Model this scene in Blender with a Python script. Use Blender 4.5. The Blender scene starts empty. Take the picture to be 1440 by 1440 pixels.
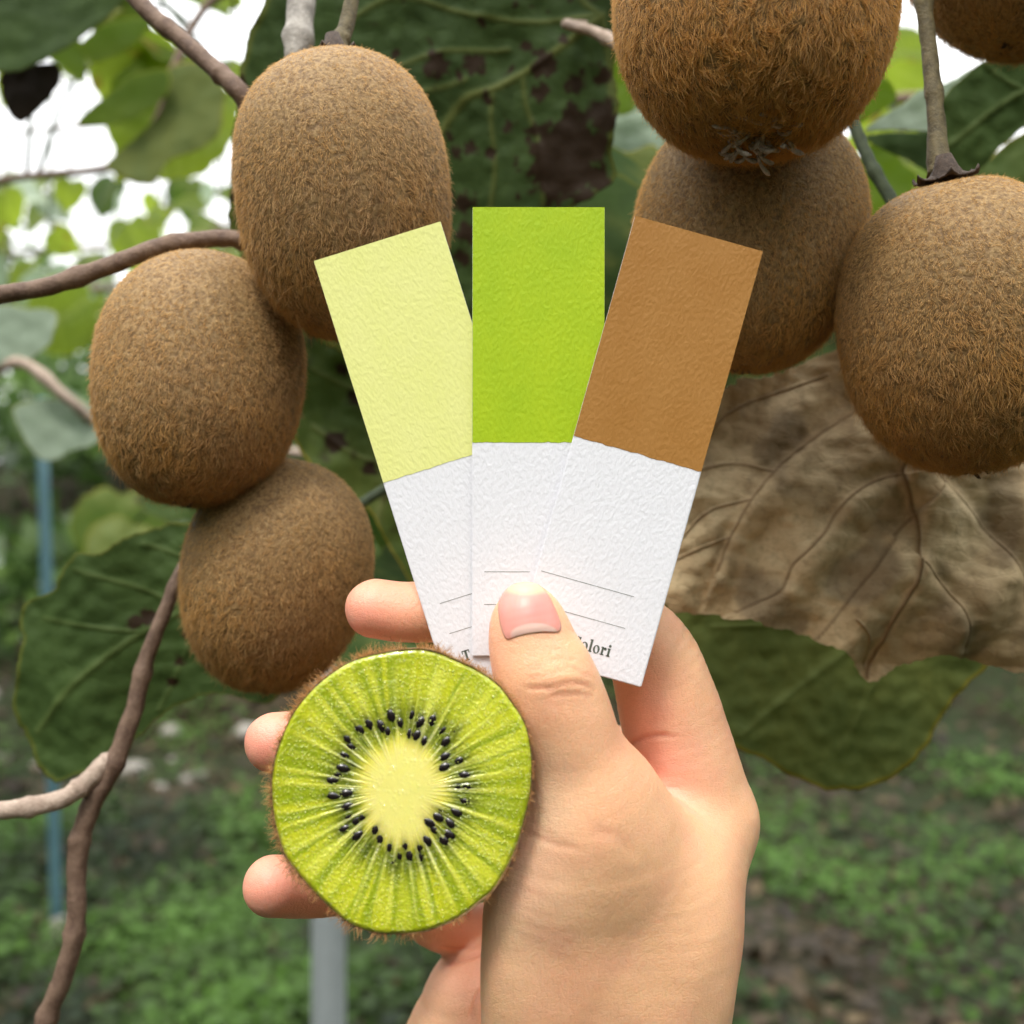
import bpy, bmesh, math, random
import numpy as np
from mathutils import Vector, Matrix, noise as mnoise

random.seed(7)
RNG = np.random.default_rng(7)
sc = bpy.context.scene
COL = sc.collection

# ------------------------------------------------------------------ camera
F = 1544.0            # focal length in photo pixels (photo is 1440 wide)
CZ = 1.35             # eye height
cam_data = bpy.data.cameras.new('camera')
cam_data.sensor_width = 36.0
cam_data.lens = 36.0 * F / 1440.0
cam_data.clip_start = 0.01
cam_data.clip_end = 1000.0
cam_data.dof.use_dof = True
cam_data.dof.focus_distance = 0.226
cam_data.dof.aperture_fstop = 13.5
cam = bpy.data.objects.new('camera', cam_data)
COL.objects.link(cam)
cam.location = (0, 0, CZ)
cam.rotation_euler = (math.radians(90), 0, 0)
sc.camera = cam

# ------------------------------------------------------------------ sky and sun
SUN_ELEV, SUN_AZ = math.radians(58), math.radians(200)    # high, behind the camera
world = bpy.data.worlds.new('World')
sc.world = world
world.use_nodes = True
wn = world.node_tree
wn.nodes.clear()
sky = wn.nodes.new('ShaderNodeTexSky')
sky.sky_type = 'NISHITA'
sky.sun_disc = False
sky.sun_elevation = SUN_ELEV
sky.sun_rotation = SUN_AZ
sky.air_density = 1.0
sky.dust_density = 4.0
hs = wn.nodes.new('ShaderNodeHueSaturation')
hs.inputs['Saturation'].default_value = 0.25             # thin overcast
bg = wn.nodes.new('ShaderNodeBackground')
bg.inputs['Strength'].default_value = 0.11
wo = wn.nodes.new('ShaderNodeOutputWorld')
wn.links.new(sky.outputs[0], hs.inputs['Color'])
# a bright, fairly even layer of thin cloud in front of the blue
wtc = wn.nodes.new('ShaderNodeTexCoord')
cln = wn.nodes.new('ShaderNodeTexNoise')
cln.inputs['Scale'].default_value = 2.2
cln.inputs['Detail'].default_value = 5
clr = wn.nodes.new('ShaderNodeValToRGB')
clr.color_ramp.elements[0].position = 0.3
clr.color_ramp.elements[0].color = (10.4, 10.4, 10.3, 1)
clr.color_ramp.elements[1].position = 0.7
clr.color_ramp.elements[1].color = (13.0, 13.2, 13.3, 1)
cmx = wn.nodes.new('ShaderNodeMix')
cmx.data_type = 'RGBA'
cmx.inputs[0].default_value = 0.8
wn.links.new(wtc.outputs['Generated'], cln.inputs['Vector'])
wn.links.new(cln.outputs[0], clr.inputs[0])
wn.links.new(hs.outputs[0], cmx.inputs[6])
# overcast sky: three times as bright overhead as at the horizon
wsep = wn.nodes.new('ShaderNodeSeparateXYZ')
wel = wn.nodes.new('ShaderNodeMapRange')
wel.inputs['From Min'].default_value = 0.0
wel.inputs['From Max'].default_value = 1.0
wel.inputs['To Min'].default_value = 0.85
wel.inputs['To Max'].default_value = 2.3
wvm = wn.nodes.new('ShaderNodeVectorMath')
wvm.operation = 'SCALE'
wn.links.new(wtc.outputs['Generated'], wsep.inputs[0])
wn.links.new(wsep.outputs[2], wel.inputs[0])
wn.links.new(clr.outputs[0], wvm.inputs[0])
wn.links.new(wel.outputs[0], wvm.inputs['Scale'])
wn.links.new(wvm.outputs[0], cmx.inputs[7])
wn.links.new(cmx.outputs[2], bg.inputs['Color'])
wn.links.new(bg.outputs[0], wo.inputs['Surface'])

sun_data = bpy.data.lights.new('sun', 'SUN')
sun_data.energy = 1.5
sun_data.angle = math.radians(12)
sun_data.color = (1.0, 0.93, 0.83)
sun = bpy.data.objects.new('sun', sun_data)
COL.objects.link(sun)
sd = Vector((math.sin(SUN_AZ) * math.cos(SUN_ELEV), math.cos(SUN_AZ) * math.cos(SUN_ELEV), math.sin(SUN_ELEV)))
sun.rotation_euler = sd.to_track_quat('Z', 'Y').to_euler()
sun.location = (0, -2, 5)

vs = sc.view_settings
vs.view_transform = 'Standard'
vs.look = 'None'
vs.exposure = 0.60
vs.gamma = 1.0
vs.use_curve_mapping = False
sc.render.engine = 'CYCLES'
sc.cycles.use_denoising = True
sc.cycles.max_bounces = 8
sc.cycles.transparent_max_bounces = 8

# ------------------------------------------------------------------ helpers
def P(px, py, d):
    """photo pixel + distance -> the place in the world"""
    return Vector(((px - 720) / F * d, d, CZ - (py - 720) / F * d))

def s2l(c):
    out = []
    for v in c:
        v = v / 255.0
        out.append(v / 12.92 if v <= 0.04045 else ((v + 0.055) / 1.055) ** 2.4)
    return out

def S(r, g, b, k=1.0):
    return [v * k for v in s2l((r, g, b))] + [1.0]

def tag(o, label=None, cat=None, group=None, kind=None):
    if label: o['label'] = label
    if cat: o['category'] = cat
    if group: o['group'] = group
    if kind: o['kind'] = kind
    return o

def empty(name, loc, parent=None):
    o = bpy.data.objects.new(name, None)
    o.empty_display_size = 0.01
    COL.objects.link(o)
    o.location = loc
    if parent: o.parent = parent
    return o

def mesh_obj(name, verts, faces, mat=None, parent=None, loc=(0, 0, 0), smooth=True):
    """verts are world coordinates; the origin goes to loc"""
    me = bpy.data.meshes.new(name)
    v = np.asarray(verts, dtype=np.float64) - np.asarray(loc, dtype=np.float64)
    if isinstance(faces, np.ndarray):
        nf, k = faces.shape
        me.vertices.add(len(v))
        me.vertices.foreach_set('co', v.astype(np.float32).ravel())
        me.loops.add(nf * k)
        me.loops.foreach_set('vertex_index', faces.astype(np.int32).ravel())
        me.polygons.add(nf)
        me.polygons.foreach_set('loop_start', np.arange(0, nf * k, k, dtype=np.int32))
        me.update(calc_edges=True)
        me.validate()
    else:
        me.from_pydata([tuple(p) for p in v], [], faces)
    if smooth:
        me.polygons.foreach_set('use_smooth', [True] * len(me.polygons))
    if mat: me.materials.append(mat)
    o = bpy.data.objects.new(name, me)
    COL.objects.link(o)
    o.location = loc
    if parent:
        o.parent = parent
        o.location = Vector(loc) - parent.matrix_world_loc if hasattr(parent, 'matrix_world_loc') else Vector(loc) - Vector(parent.location)
    return o

def catmull(pts, n=8, closed=False):
    pts = [np.asarray(p, dtype=float) for p in pts]
    out = []
    m = len(pts)
    rng = range(m) if closed else range(m - 1)
    for i in rng:
        if closed:
            p0, p1, p2, p3 = pts[i - 1], pts[i], pts[(i + 1) % m], pts[(i + 2) % m]
        else:
            p1, p2 = pts[i], pts[i + 1]
            p0 = pts[i - 1] if i > 0 else 2 * p1 - p2
            p3 = pts[i + 2] if i + 2 < m else 2 * p2 - p1
        for k in range(n):
            t = k / n
            out.append(0.5 * ((2 * p1) + (-p0 + p2) * t + (2 * p0 - 5 * p1 + 4 * p2 - p3) * t * t + (-p0 + 3 * p1 - 3 * p2 + p3) * t ** 3))
    if not closed: out.append(pts[-1])
    return np.array(out)

def tube_geo(path, radii, ns=12, bump=0.0, seed=0):
    path = np.asarray(path, float)
    n = len(path)
    radii = np.interp(np.linspace(0, 1, n), np.linspace(0, 1, len(radii)), radii)
    verts, faces = [], []
    up = Vector((0.13, 0.97, 0.2))
    prev = None
    for i in range(n):
        t = Vector(path[min(i + 1, n - 1)] - path[max(i - 1, 0)]).normalized()
        a = (prev if prev is not None else up)
        a = (a - t * a.dot(t)).normalized()
        b = t.cross(a)
        prev = a
        for k in range(ns):
            th = 2 * math.pi * k / ns
            r = radii[i] * (1 + (0.22 * math.exp(-(((i + seed * 3) % 17 - 8) / 1.3) ** 2) if bump > 0.09 else 0))
            if bump:
                r *= 1 + bump * mnoise.noise(Vector((i * 0.23 + seed, math.cos(th) * 0.9, math.sin(th) * 0.9))) + 0.5 * bump * mnoise.noise(Vector((i * 0.9 + seed, math.cos(th) * 2, math.sin(th) * 2)))
            verts.append(Vector(path[i]) + (a * math.cos(th) + b * math.sin(th)) * r)
    for i in range(n - 1):
        for k in range(ns):
            k2 = (k + 1) % ns
            faces.append((i * ns + k, i * ns + k2, (i + 1) * ns + k2, (i + 1) * ns + k))
    faces.append(tuple(range(ns))[::-1])
    faces.append(tuple((n - 1) * ns + k for k in range(ns)))
    return verts, faces

def tube(name, ctrl, radii, mat, parent, n=10, ns=14, bump=0.12, seed=0):
    path = catmull(ctrl, n)
    v, f = tube_geo(path, radii, ns, bump, seed)
    return mesh_obj(name, v, f, mat, parent, loc=tuple(path[0]))

def color_attr(me, name, arr):
    a = me.color_attributes.new(name, 'FLOAT_COLOR', 'POINT')
    a.data.foreach_set('color', np.asarray(arr, np.float32).ravel())

# ---- node helpers
def new_mat(name):
    m = bpy.data.materials.new(name)
    m.use_nodes = True
    nt = m.node_tree
    nt.nodes.clear()
    out = nt.nodes.new('ShaderNodeOutputMaterial')
    return m, nt, out

def N(nt, t, **kw):
    n = nt.nodes.new(t)
    for k, v in kw.items():
        if k.startswith('i_'):
            n.inputs[k[2:].replace('_', ' ')].default_value = v
        else:
            setattr(n, k, v)
    return n

def noise_tex(nt, scale, detail=4, rough=0.55, vec=None, dist=0.0):
    n = N(nt, 'ShaderNodeTexNoise')
    n.inputs['Scale'].default_value = scale
    n.inputs['Detail'].default_value = detail
    n.inputs['Roughness'].default_value = rough
    n.inputs['Distortion'].default_value = dist
    if vec is not None: nt.links.new(vec, n.inputs['Vector'])
    return n.outputs[0]

def ramp(nt, fac, stops):
    r = N(nt, 'ShaderNodeValToRGB')
    els = r.color_ramp.elements
    while len(els) < len(stops): els.new(0.5)
    for e, (p, c) in zip(els, stops):
        e.position = p
        e.color = c if not isinstance(c, (int, float)) else (c, c, c, 1)
    nt.links.new(fac, r.inputs[0])
    return r.outputs[0]

def mix(nt, fac, a, b, mode='MIX'):
    m = N(nt, 'ShaderNodeMix', data_type='RGBA', blend_type=mode)
    for sock, v in ((m.inputs[0], fac), (m.inputs[6], a), (m.inputs[7], b)):
        if isinstance(v, bpy.types.NodeSocket): nt.links.new(v, sock)
        elif isinstance(v, (int, float)) and sock == m.inputs[0]: sock.default_value = v
        else: sock.default_value = v if not isinstance(v, (int, float)) else (v, v, v, 1)
    return m.outputs[2]

def bump(nt, height, strength, distance, normal=None):
    b = N(nt, 'ShaderNodeBump')
    b.inputs['Strength'].default_value = strength
    b.inputs['Distance'].default_value = distance
    nt.links.new(height, b.inputs['Height'])
    if normal is not None: nt.links.new(normal, b.inputs['Normal'])
    return b.outputs[0]

def principled(nt, out, color, rough=0.6, normal=None, spec=0.5, sss=0.0, sss_scale=0.003, sss_rad=(1, .35, .15), coat=0.0, coat_rough=.1, metallic=0.0):
    p = N(nt, 'ShaderNodeBsdfPrincipled')
    if isinstance(color, bpy.types.NodeSocket): nt.links.new(color, p.inputs['Base Color'])
    else: p.inputs['Base Color'].default_value = color
    if isinstance(rough, bpy.types.NodeSocket): nt.links.new(rough, p.inputs['Roughness'])
    else: p.inputs['Roughness'].default_value = rough
    p.inputs['Specular IOR Level'].default_value = spec
    p.inputs['Metallic'].default_value = metallic
    if sss:
        p.inputs['Subsurface Weight'].default_value = sss
        p.inputs['Subsurface Radius'].default_value = sss_rad
        p.inputs['Subsurface Scale'].default_value = sss_scale
    if coat:
        p.inputs['Coat Weight'].default_value = coat
        p.inputs['Coat Roughness'].default_value = coat_rough
        if normal is not None: nt.links.new(normal, p.inputs['Coat Normal'])
    if normal is not None: nt.links.new(normal, p.inputs['Normal'])
    if out is not None: nt.links.new(p.outputs[0], out.inputs['Surface'])
    return p

def objcoord(nt):
    return N(nt, 'ShaderNodeTexCoord').outputs['Object']

def mapping(nt, vec, scale=(1, 1, 1), rot=(0, 0, 0)):
    m = N(nt, 'ShaderNodeMapping')
    m.inputs['Scale'].default_value = scale
    m.inputs['Rotation'].default_value = rot
    nt.links.new(vec, m.inputs['Vector'])
    return m.outputs[0]

# ------------------------------------------------------------------ materials
def leaf_mat(name, c1, c2, vein, edge, spot, transl=0.35, tcol=None, rough=0.5, scale=60, fine=True, edge_pos=0.985):
    m, nt, out = new_mat(name)
    oc = objcoord(nt)
    at = N(nt, 'ShaderNodeAttribute', attribute_name='mask')
    sep = N(nt, 'ShaderNodeSeparateColor')
    nt.links.new(at.outputs['Color'], sep.inputs[0])
    n1 = noise_tex(nt, scale, 5, 0.6, oc)
    c = mix(nt, ramp(nt, n1, [(0.35, 0.0), (0.68, 1.0)]), c1, c2)
    n2 = noise_tex(nt, scale * 9, 3, 0.6, oc)
    c = mix(nt, ramp(nt, n2, [(0.3, 0.0), (0.75, 0.35)]), c, [x * 0.55 for x in c1[:3]] + [1])
    c = mix(nt, sep.outputs[0], c, vein)
    c = mix(nt, ramp(nt, sep.outputs[1], [(edge_pos - 0.02, 0.0), (edge_pos, 1.0)]), c, edge)
    c = mix(nt, sep.outputs[2], c, spot)
    vor = N(nt, 'ShaderNodeTexVoronoi', feature='DISTANCE_TO_EDGE')
    vor.inputs['Scale'].default_value = scale * 5
    nt.links.new(oc, vor.inputs['Vector'])
    hgt = ramp(nt, vor.outputs[0], [(0.0, 0.0), (0.12, 1.0)])
    nrm = bump(nt, hgt, 0.35, 0.0002)
    nrm = bump(nt, n1, 0.25, 0.001, nrm)
    p = principled(nt, None, c, rough + 0.1, nrm, spec=0.2)
    tr = N(nt, 'ShaderNodeBsdfTranslucent')
    tc = mix(nt, 0.75, c, tcol or [min(1, v * 2.5) for v in c2[:3]] + [1])
    tc = mix(nt, sep.outputs[2], tc, spot)
    nt.links.new(tc, tr.inputs['Color'])
    ms = N(nt, 'ShaderNodeMixShader')
    ms.inputs[0].default_value = transl
    nt.links.new(p.outputs[0], ms.inputs[1])
    nt.links.new(tr.outputs[0], ms.inputs[2])
    nt.links.new(ms.outputs[0], out.inputs['Surface'])
    return m

BROWN_SPOT = (0.028, 0.015, 0.006, 1)
M = {}
M['leaf_dark'] = leaf_mat('dark_green_leaf', (0.036, 0.066, 0.017, 1), (0.058, 0.10, 0.024, 1), (0.11, 0.13, 0.03, 1), (0.1, 0.12, 0.02, 1), BROWN_SPOT, 0.18, (0.06, 0.16, 0.02, 1), 0.55, 40)
M['leaf_faint_vein'] = leaf_mat('faint_veined_green_leaf', (0.046, 0.082, 0.02, 1), (0.068, 0.115, 0.028, 1), (0.078, 0.115, 0.03, 1), (0.1, 0.12, 0.02, 1), BROWN_SPOT, 0.18, (0.06, 0.16, 0.02, 1), 0.55, 40)  # slightly lighter green than the dark leaf, with fainter veins
M['leaf_mid'] = leaf_mat('mid_green_leaf', (0.13, 0.17, 0.045, 1), (0.19, 0.22, 0.055, 1), (0.17, 0.21, 0.06, 1), (0.26, 0.22, 0.02, 1), BROWN_SPOT, 0.3, (0.1, 0.26, 0.02, 1), 0.5, 45)
M['leaf_yellowing'] = leaf_mat('yellowing_green_leaf', (0.06, 0.1, 0.02, 1), (0.1, 0.13, 0.025, 1), (0.12, 0.14, 0.04, 1), (0.25, 0.2, 0.02, 1), BROWN_SPOT, 0.25, (0.2, 0.3, 0.02, 1), 0.5, 30)
M['leaf_bright'] = leaf_mat('bright_green_leaf', (0.08, 0.14, 0.015, 1), (0.15, 0.21, 0.025, 1), (0.25, 0.3, 0.08, 1), (0.3, 0.3, 0.03, 1), (0.25, 0.2, 0.03, 1), 0.6, (0.46, 0.6, 0.05, 1), 0.5, 25)
M['leaf_pale'] = leaf_mat('pale_leaf_underside', (0.34, 0.42, 0.32, 1), (0.42, 0.5, 0.4, 1), (0.45, 0.5, 0.35, 1), (0.35, 0.35, 0.15, 1), (0.2, 0.2, 0.1, 1), 0.3, (0.3, 0.5, 0.2, 1), 0.6, 25)

def m_dry():
    m, nt, out = new_mat('dried_leaf')
    oc = objcoord(nt)
    at = N(nt, 'ShaderNodeAttribute', attribute_name='mask')
    sep = N(nt, 'ShaderNodeSeparateColor')
    nt.links.new(at.outputs['Color'], sep.inputs[0])
    n1 = noise_tex(nt, 55, 6, 0.62, oc, 0.4)
    c = ramp(nt, n1, [(0.25, (0.33, 0.23, 0.12, 1)), (0.45, (0.50, 0.37, 0.21, 1)), (0.6, (0.63, 0.49, 0.29, 1)), (0.75, (0.75, 0.60, 0.38, 1))])
    n2 = noise_tex(nt, 420, 4, 0.65, oc)
    c = mix(nt, ramp(nt, n2, [(0.3, 0.35), (0.5, 0.0)]), c, (0.16, 0.11, 0.06, 1))
    c = mix(nt, sep.outputs[0], c, (0.19, 0.11, 0.05, 1))
    c = mix(nt, sep.outputs[1], c, (0.075, 0.05, 0.03, 1))
    # cross veinlets
    h = N(nt, 'ShaderNodeMath', operation='ADD')
    nt.links.new(n2, h.inputs[0]); nt.links.new(n1, h.inputs[1])
    nrm = bump(nt, h.outputs[0], 0.35, 0.0007)
    vor = N(nt, 'ShaderNodeTexVoronoi', feature='DISTANCE_TO_EDGE')
    vor.inputs['Scale'].default_value = 260
    nt.links.new(mapping(nt, oc, (0.55, 1, 1.5), (0, 0.5, 0)), vor.inputs['Vector'])
    nrm = bump(nt, ramp(nt, vor.outputs[0], [(0, 0.0), (0.1, 1.0)]), 0.4, 0.0002, nrm)
    p = principled(nt, None, c, 0.75, nrm, spec=0.25)
    tr = N(nt, 'ShaderNodeBsdfTranslucent')
    nt.links.new(c, tr.inputs['Color'])
    ms = N(nt, 'ShaderNodeMixShader'); ms.inputs[0].default_value = 0.12
    nt.links.new(p.outputs[0], ms.inputs[1]); nt.links.new(tr.outputs[0], ms.inputs[2])
    nt.links.new(ms.outputs[0], out.inputs['Surface'])
    return m
M['dry'] = m_dry()

def m_bark(name, c1, c2, scale=260):
    m, nt, out = new_mat(name)
    oc = objcoord(nt)
    n1 = noise_tex(nt, scale, 5, 0.6, oc)
    n2 = noise_tex(nt, scale * 5, 3, 0.6, oc)
    c = mix(nt, ramp(nt, n1, [(0.35, 0.0), (0.65, 1.0)]), c1, c2)
    c = mix(nt, ramp(nt, n2, [(0.55, 0.0), (0.72, 0.5)]), c, [v * 1.6 for v in c2[:3]] + [1])
    h = N(nt, 'ShaderNodeMath', operation='ADD')
    nt.links.new(n1, h.inputs[0]); nt.links.new(n2, h.inputs[1])
    principled(nt, out, c, 0.65, bump(nt, h.outputs[0], 0.6, 0.0006), spec=0.4)
    return m
M['bark_brown'] = m_bark('brown_shoot_bark', (0.11, 0.065, 0.045, 1), (0.2, 0.13, 0.09, 1))
M['bark_grey'] = m_bark('grey_shoot_bark', (0.2, 0.18, 0.16, 1), (0.4, 0.37, 0.33, 1))
M['bark_pale'] = m_bark('pale_shoot_bark', (0.3, 0.22, 0.17, 1), (0.46, 0.36, 0.29, 1))
M['stalk'] = m_bark('fruit_stalk', (0.07, 0.055, 0.025, 1), (0.14, 0.11, 0.05, 1), 400)
M['green_twig'] = m_bark('dark_green_twig', (0.025, 0.04, 0.018, 1), (0.05, 0.07, 0.03, 1), 400)
M['sepal'] = m_bark('dry_sepal', (0.035, 0.022, 0.016, 1), (0.09, 0.06, 0.042, 1), 900)
M['style'] = m_bark('dry_flower_remnant', (0.26, 0.19, 0.15, 1), (0.5, 0.42, 0.36, 1), 900)

def m_kiwi_skin():
    m, nt, out = new_mat('kiwi_skin')
    oc = objcoord(nt)
    n1 = noise_tex(nt, 900, 4, 0.6, oc)
    n0 = noise_tex(nt, 60, 3, 0.6, oc)
    c = mix(nt, ramp(nt, n1, [(0.38, 0.0), (0.62, 1.0)]), (0.16, 0.09, 0.035, 1), (0.36, 0.23, 0.10, 1))
    c = mix(nt, ramp(nt, n0, [(0.35, 0.0), (0.7, 0.2)]), c, (0.2, 0.14, 0.05, 1))
    principled(nt, out, c, 0.6, bump(nt, n1, 0.8, 0.0006), spec=0.3)
    return m
M['kiwi_skin'] = m_kiwi_skin()

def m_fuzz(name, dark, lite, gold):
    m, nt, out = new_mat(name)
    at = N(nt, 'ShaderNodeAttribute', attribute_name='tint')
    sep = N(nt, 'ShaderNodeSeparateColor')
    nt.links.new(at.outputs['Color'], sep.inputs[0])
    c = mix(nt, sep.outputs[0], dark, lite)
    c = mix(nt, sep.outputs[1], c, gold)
    p = principled(nt, None, c, 0.36, None, spec=0.55)
    tr = N(nt, 'ShaderNodeBsdfTranslucent')
    nt.links.new(c, tr.inputs['Color'])
    ms = N(nt, 'ShaderNodeMixShader'); ms.inputs[0].default_value = 0.42
    nt.links.new(p.outputs[0], ms.inputs[1]); nt.links.new(tr.outputs[0], ms.inputs[2])
    nt.links.new(ms.outputs[0], out.inputs['Surface'])
    return m
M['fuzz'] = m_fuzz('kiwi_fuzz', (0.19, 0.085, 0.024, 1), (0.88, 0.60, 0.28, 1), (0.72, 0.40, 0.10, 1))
M['fuzz_cut'] = m_fuzz('kiwi_fuzz_golden', (0.22, 0.09, 0.03, 1), (0.75, 0.42, 0.17, 1), (0.6, 0.32, 0.10, 1))

def m_vcol(name, rough, **kw):
    m, nt, out = new_mat(name)
    at = N(nt, 'ShaderNodeAttribute', attribute_name='tint')
    return m, nt, out, at.outputs['Color']

def m_flesh():
    m, nt, out, c = m_vcol('kiwi_flesh', 0.2)
    oc = objcoord(nt)
    n1 = noise_tex(nt, 500, 2, 0.5, oc)
    vor = N(nt, 'ShaderNodeTexVoronoi')
    vor.inputs['Scale'].default_value = 1250
    nt.links.new(oc, vor.inputs['Vector'])
    dots = ramp(nt, vor.outputs['Distance'], [(0.0, 1.0), (0.55, 0.0)])
    h = N(nt, 'ShaderNodeMath', operation='MULTIPLY')
    nt.links.new(dots, h.inputs[0]); nt.links.new(ramp(nt, n1, [(0.42, 0.1), (0.6, 1.0)]), h.inputs[1])
    at2 = N(nt, 'ShaderNodeAttribute', attribute_name='tint')
    hm = N(nt, 'ShaderNodeMath', operation='MULTIPLY')
    nt.links.new(h.outputs[0], hm.inputs[0]); nt.links.new(at2.outputs['Alpha'], hm.inputs[1])
    nrm = bump(nt, hm.outputs[0], 0.22, 0.0003)
    wet = bump(nt, hm.outputs[0], 1.0, 0.0012)
    p = principled(nt, out, c, 0.3, nrm, spec=0.5, sss=0.5, sss_scale=0.0025, sss_rad=(0.8, 1, 0.2), coat=1.0, coat_rough=0.04)
    nt.links.new(wet, p.inputs['Coat Normal'])
    return m
M['flesh'] = m_flesh()

def m_simple(name, color, rough=0.5, spec=0.5, coat=0.0, bump_s=0, bump_d=0.0002, metallic=0):
    m, nt, out = new_mat(name)
    nrm = None
    c = color
    if bump_s:
        n1 = noise_tex(nt, bump_s, 4, 0.6, objcoord(nt))
        nrm = bump(nt, n1, 0.6, bump_d)
        c = mix(nt, n1, [v * 0.8 for v in color[:3]] + [1], [min(1, v * 1.2) for v in color[:3]] + [1])
    principled(nt, out, c, rough, nrm, spec, coat=coat, metallic=metallic)
    return m
M['seed'] = m_simple('black_seed', (0.012, 0.007, 0.008, 1), 0.18, 0.6, coat=0.6, bump_s=1500, bump_d=0.0001)

M['glints'] = m_simple('pale_glint_grain', (0.54, 0.62, 0.12, 1), 0.14, 0.6, coat=1.0)  # pale grains standing in for wet highlights on the cut face

def m_skin():
    m, nt, out, c = m_vcol('human_skin', 0.45)
    oc = objcoord(nt)
    n0 = noise_tex(nt, 90, 4, 0.6, oc)
    c = mix(nt, ramp(nt, n0, [(0.35, 0.0), (0.7, 0.16)]), c, (0.72, 0.34, 0.24, 1))
    nf = noise_tex(nt, 2600, 3, 0.6, oc)
    c = mix(nt, ramp(nt, nf, [(0.5, 0.0), (0.75, 0.22)]), c, (0.45, 0.2, 0.11, 1))
    # fine skin relief: crossing lines
    n1 = noise_tex(nt, 1600, 2, 0.5, mapping(nt, oc, (1.0, 1, 0.35), (0, 0.5, 0)))
    vor = N(nt, 'ShaderNodeTexVoronoi', feature='DISTANCE_TO_EDGE')
    vor.inputs['Scale'].default_value = 1500
    nt.links.new(mapping(nt, oc, (1, 1, 1.7), (0, -0.3, 0)), vor.inputs['Vector'])
    nrm = bump(nt, ramp(nt, vor.outputs[0], [(0, 0.0), (0.15, 1.0)]), 0.4, 0.00006)
    nrm = bump(nt, n1, 0.5, 0.00022, nrm)
    v3 = N(nt, 'ShaderNodeTexVoronoi', feature='DISTANCE_TO_EDGE')
    v3.inputs['Scale'].default_value = 520
    nt.links.new(mapping(nt, oc, (0.8, 1, 2.2), (0, 0.6, 0)), v3.inputs['Vector'])
    nrm = bump(nt, ramp(nt, v3.outputs[0], [(0, 0.0), (0.10, 1.0)]), 0.3, 0.00008, nrm)
    principled(nt, out, c, 0.43, nrm, spec=0.45, sss=0.4, sss_scale=0.003, sss_rad=(1, 0.35, 0.2))
    return m
M['skin'] = m_skin()

def m_nail():
    m, nt, out, c = m_vcol('thumb_nail', 0.3)
    oc = objcoord(nt)
    n1 = noise_tex(nt, 900, 2, 0.5, mapping(nt, oc, (1.5, 1, 0.12)))
    principled(nt, out, c, 0.38, bump(nt, n1, 0.25, 0.00012), spec=0.5, sss=0.2, sss_scale=0.002, coat=0.0)
    return m
M['nail'] = m_nail()

def m_paper(name, color, var, rough=0.65):
    m, nt, out = new_mat(name)
    oc = objcoord(nt)
    n1 = noise_tex(nt, 1250, 1, 0.45, mapping(nt, oc, (1.15, 1, 0.75), (0, 0.6, 0)), 0.0)
    n2 = noise_tex(nt, 90, 4, 0.6, oc)
    nf = noise_tex(nt, 2200, 2, 0.5, oc)
    c = mix(nt, ramp(nt, n2, [(0.3, 0.0), (0.7, 1.0)]), color, var)
    c = mix(nt, ramp(nt, n1, [(0.35, 0.0), (0.7, 0.35)]), c, [v * 0.93 for v in color[:3]] + [1])
    nrm = bump(nt, ramp(nt, n1, [(0.3, 0.0), (0.7, 1.0)]), 0.32, 0.00014)
    nrm = bump(nt, nf, 0.2, 0.00006, nrm)
    principled(nt, out, c, rough, nrm, spec=0.35)
    return m
M['paper'] = m_paper('white_textured_paper', (0.755, 0.76, 0.81, 1), (0.775, 0.78, 0.83, 1))
M['sw_yellow'] = m_paper('pale_yellow_paint', (0.76, 0.77, 0.29, 1), (0.74, 0.76, 0.25, 1))
M['sw_green'] = m_paper('lime_green_paint', (0.34, 0.50, 0.008, 1), (0.41, 0.55, 0.010, 1), 0.5)
M['sw_brown'] = m_paper('brown_paint', (0.35, 0.16, 0.035, 1), (0.39, 0.19, 0.05, 1), 0.42)
M['ink'] = m_simple('grey_green_ink', (0.09, 0.11, 0.09, 1), 0.6)
M['ink_line'] = m_simple('thin_line_ink', (0.16, 0.17, 0.16, 1), 0.6)
M['steel'] = m_simple('galvanised_steel', (0.42, 0.46, 0.48, 1), 0.45, 0.5, bump_s=30, metallic=0.3)
M['blue'] = m_simple('weathered_blue_plastic', (0.07, 0.15, 0.18, 1), 0.5, bump_s=20)
M['stone'] = m_simple('pale_stone', (0.26, 0.24, 0.21, 1), 0.8, bump_s=15, bump_d=0.01)

def m_ground():
    m, nt, out = new_mat('orchard_soil')
    oc = objcoord(nt)
    n1 = noise_tex(nt, 0.7, 4, 0.6, oc)
    n2 = noise_tex(nt, 9, 5, 0.65, oc)
    n3 = noise_tex(nt, 45, 4, 0.6, oc)
    c = ramp(nt, n2, [(0.35, (0.012, 0.010, 0.004, 1)), (0.55, (0.028, 0.021, 0.009, 1)), (0.7, (0.045, 0.035, 0.016, 1))])
    c = mix(nt, ramp(nt, n1, [(0.42, 0.0), (0.58, 0.8)]), c, (0.02, 0.035, 0.012, 1))
    c = mix(nt, ramp(nt, n3, [(0.6, 0.0), (0.72, 0.3)]), c, (0.07, 0.06, 0.03, 1))
    principled(nt, out, c, 0.9, bump(nt, n2, 0.8, 0.05), spec=0.2)
    return m
M['ground'] = m_ground()

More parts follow.
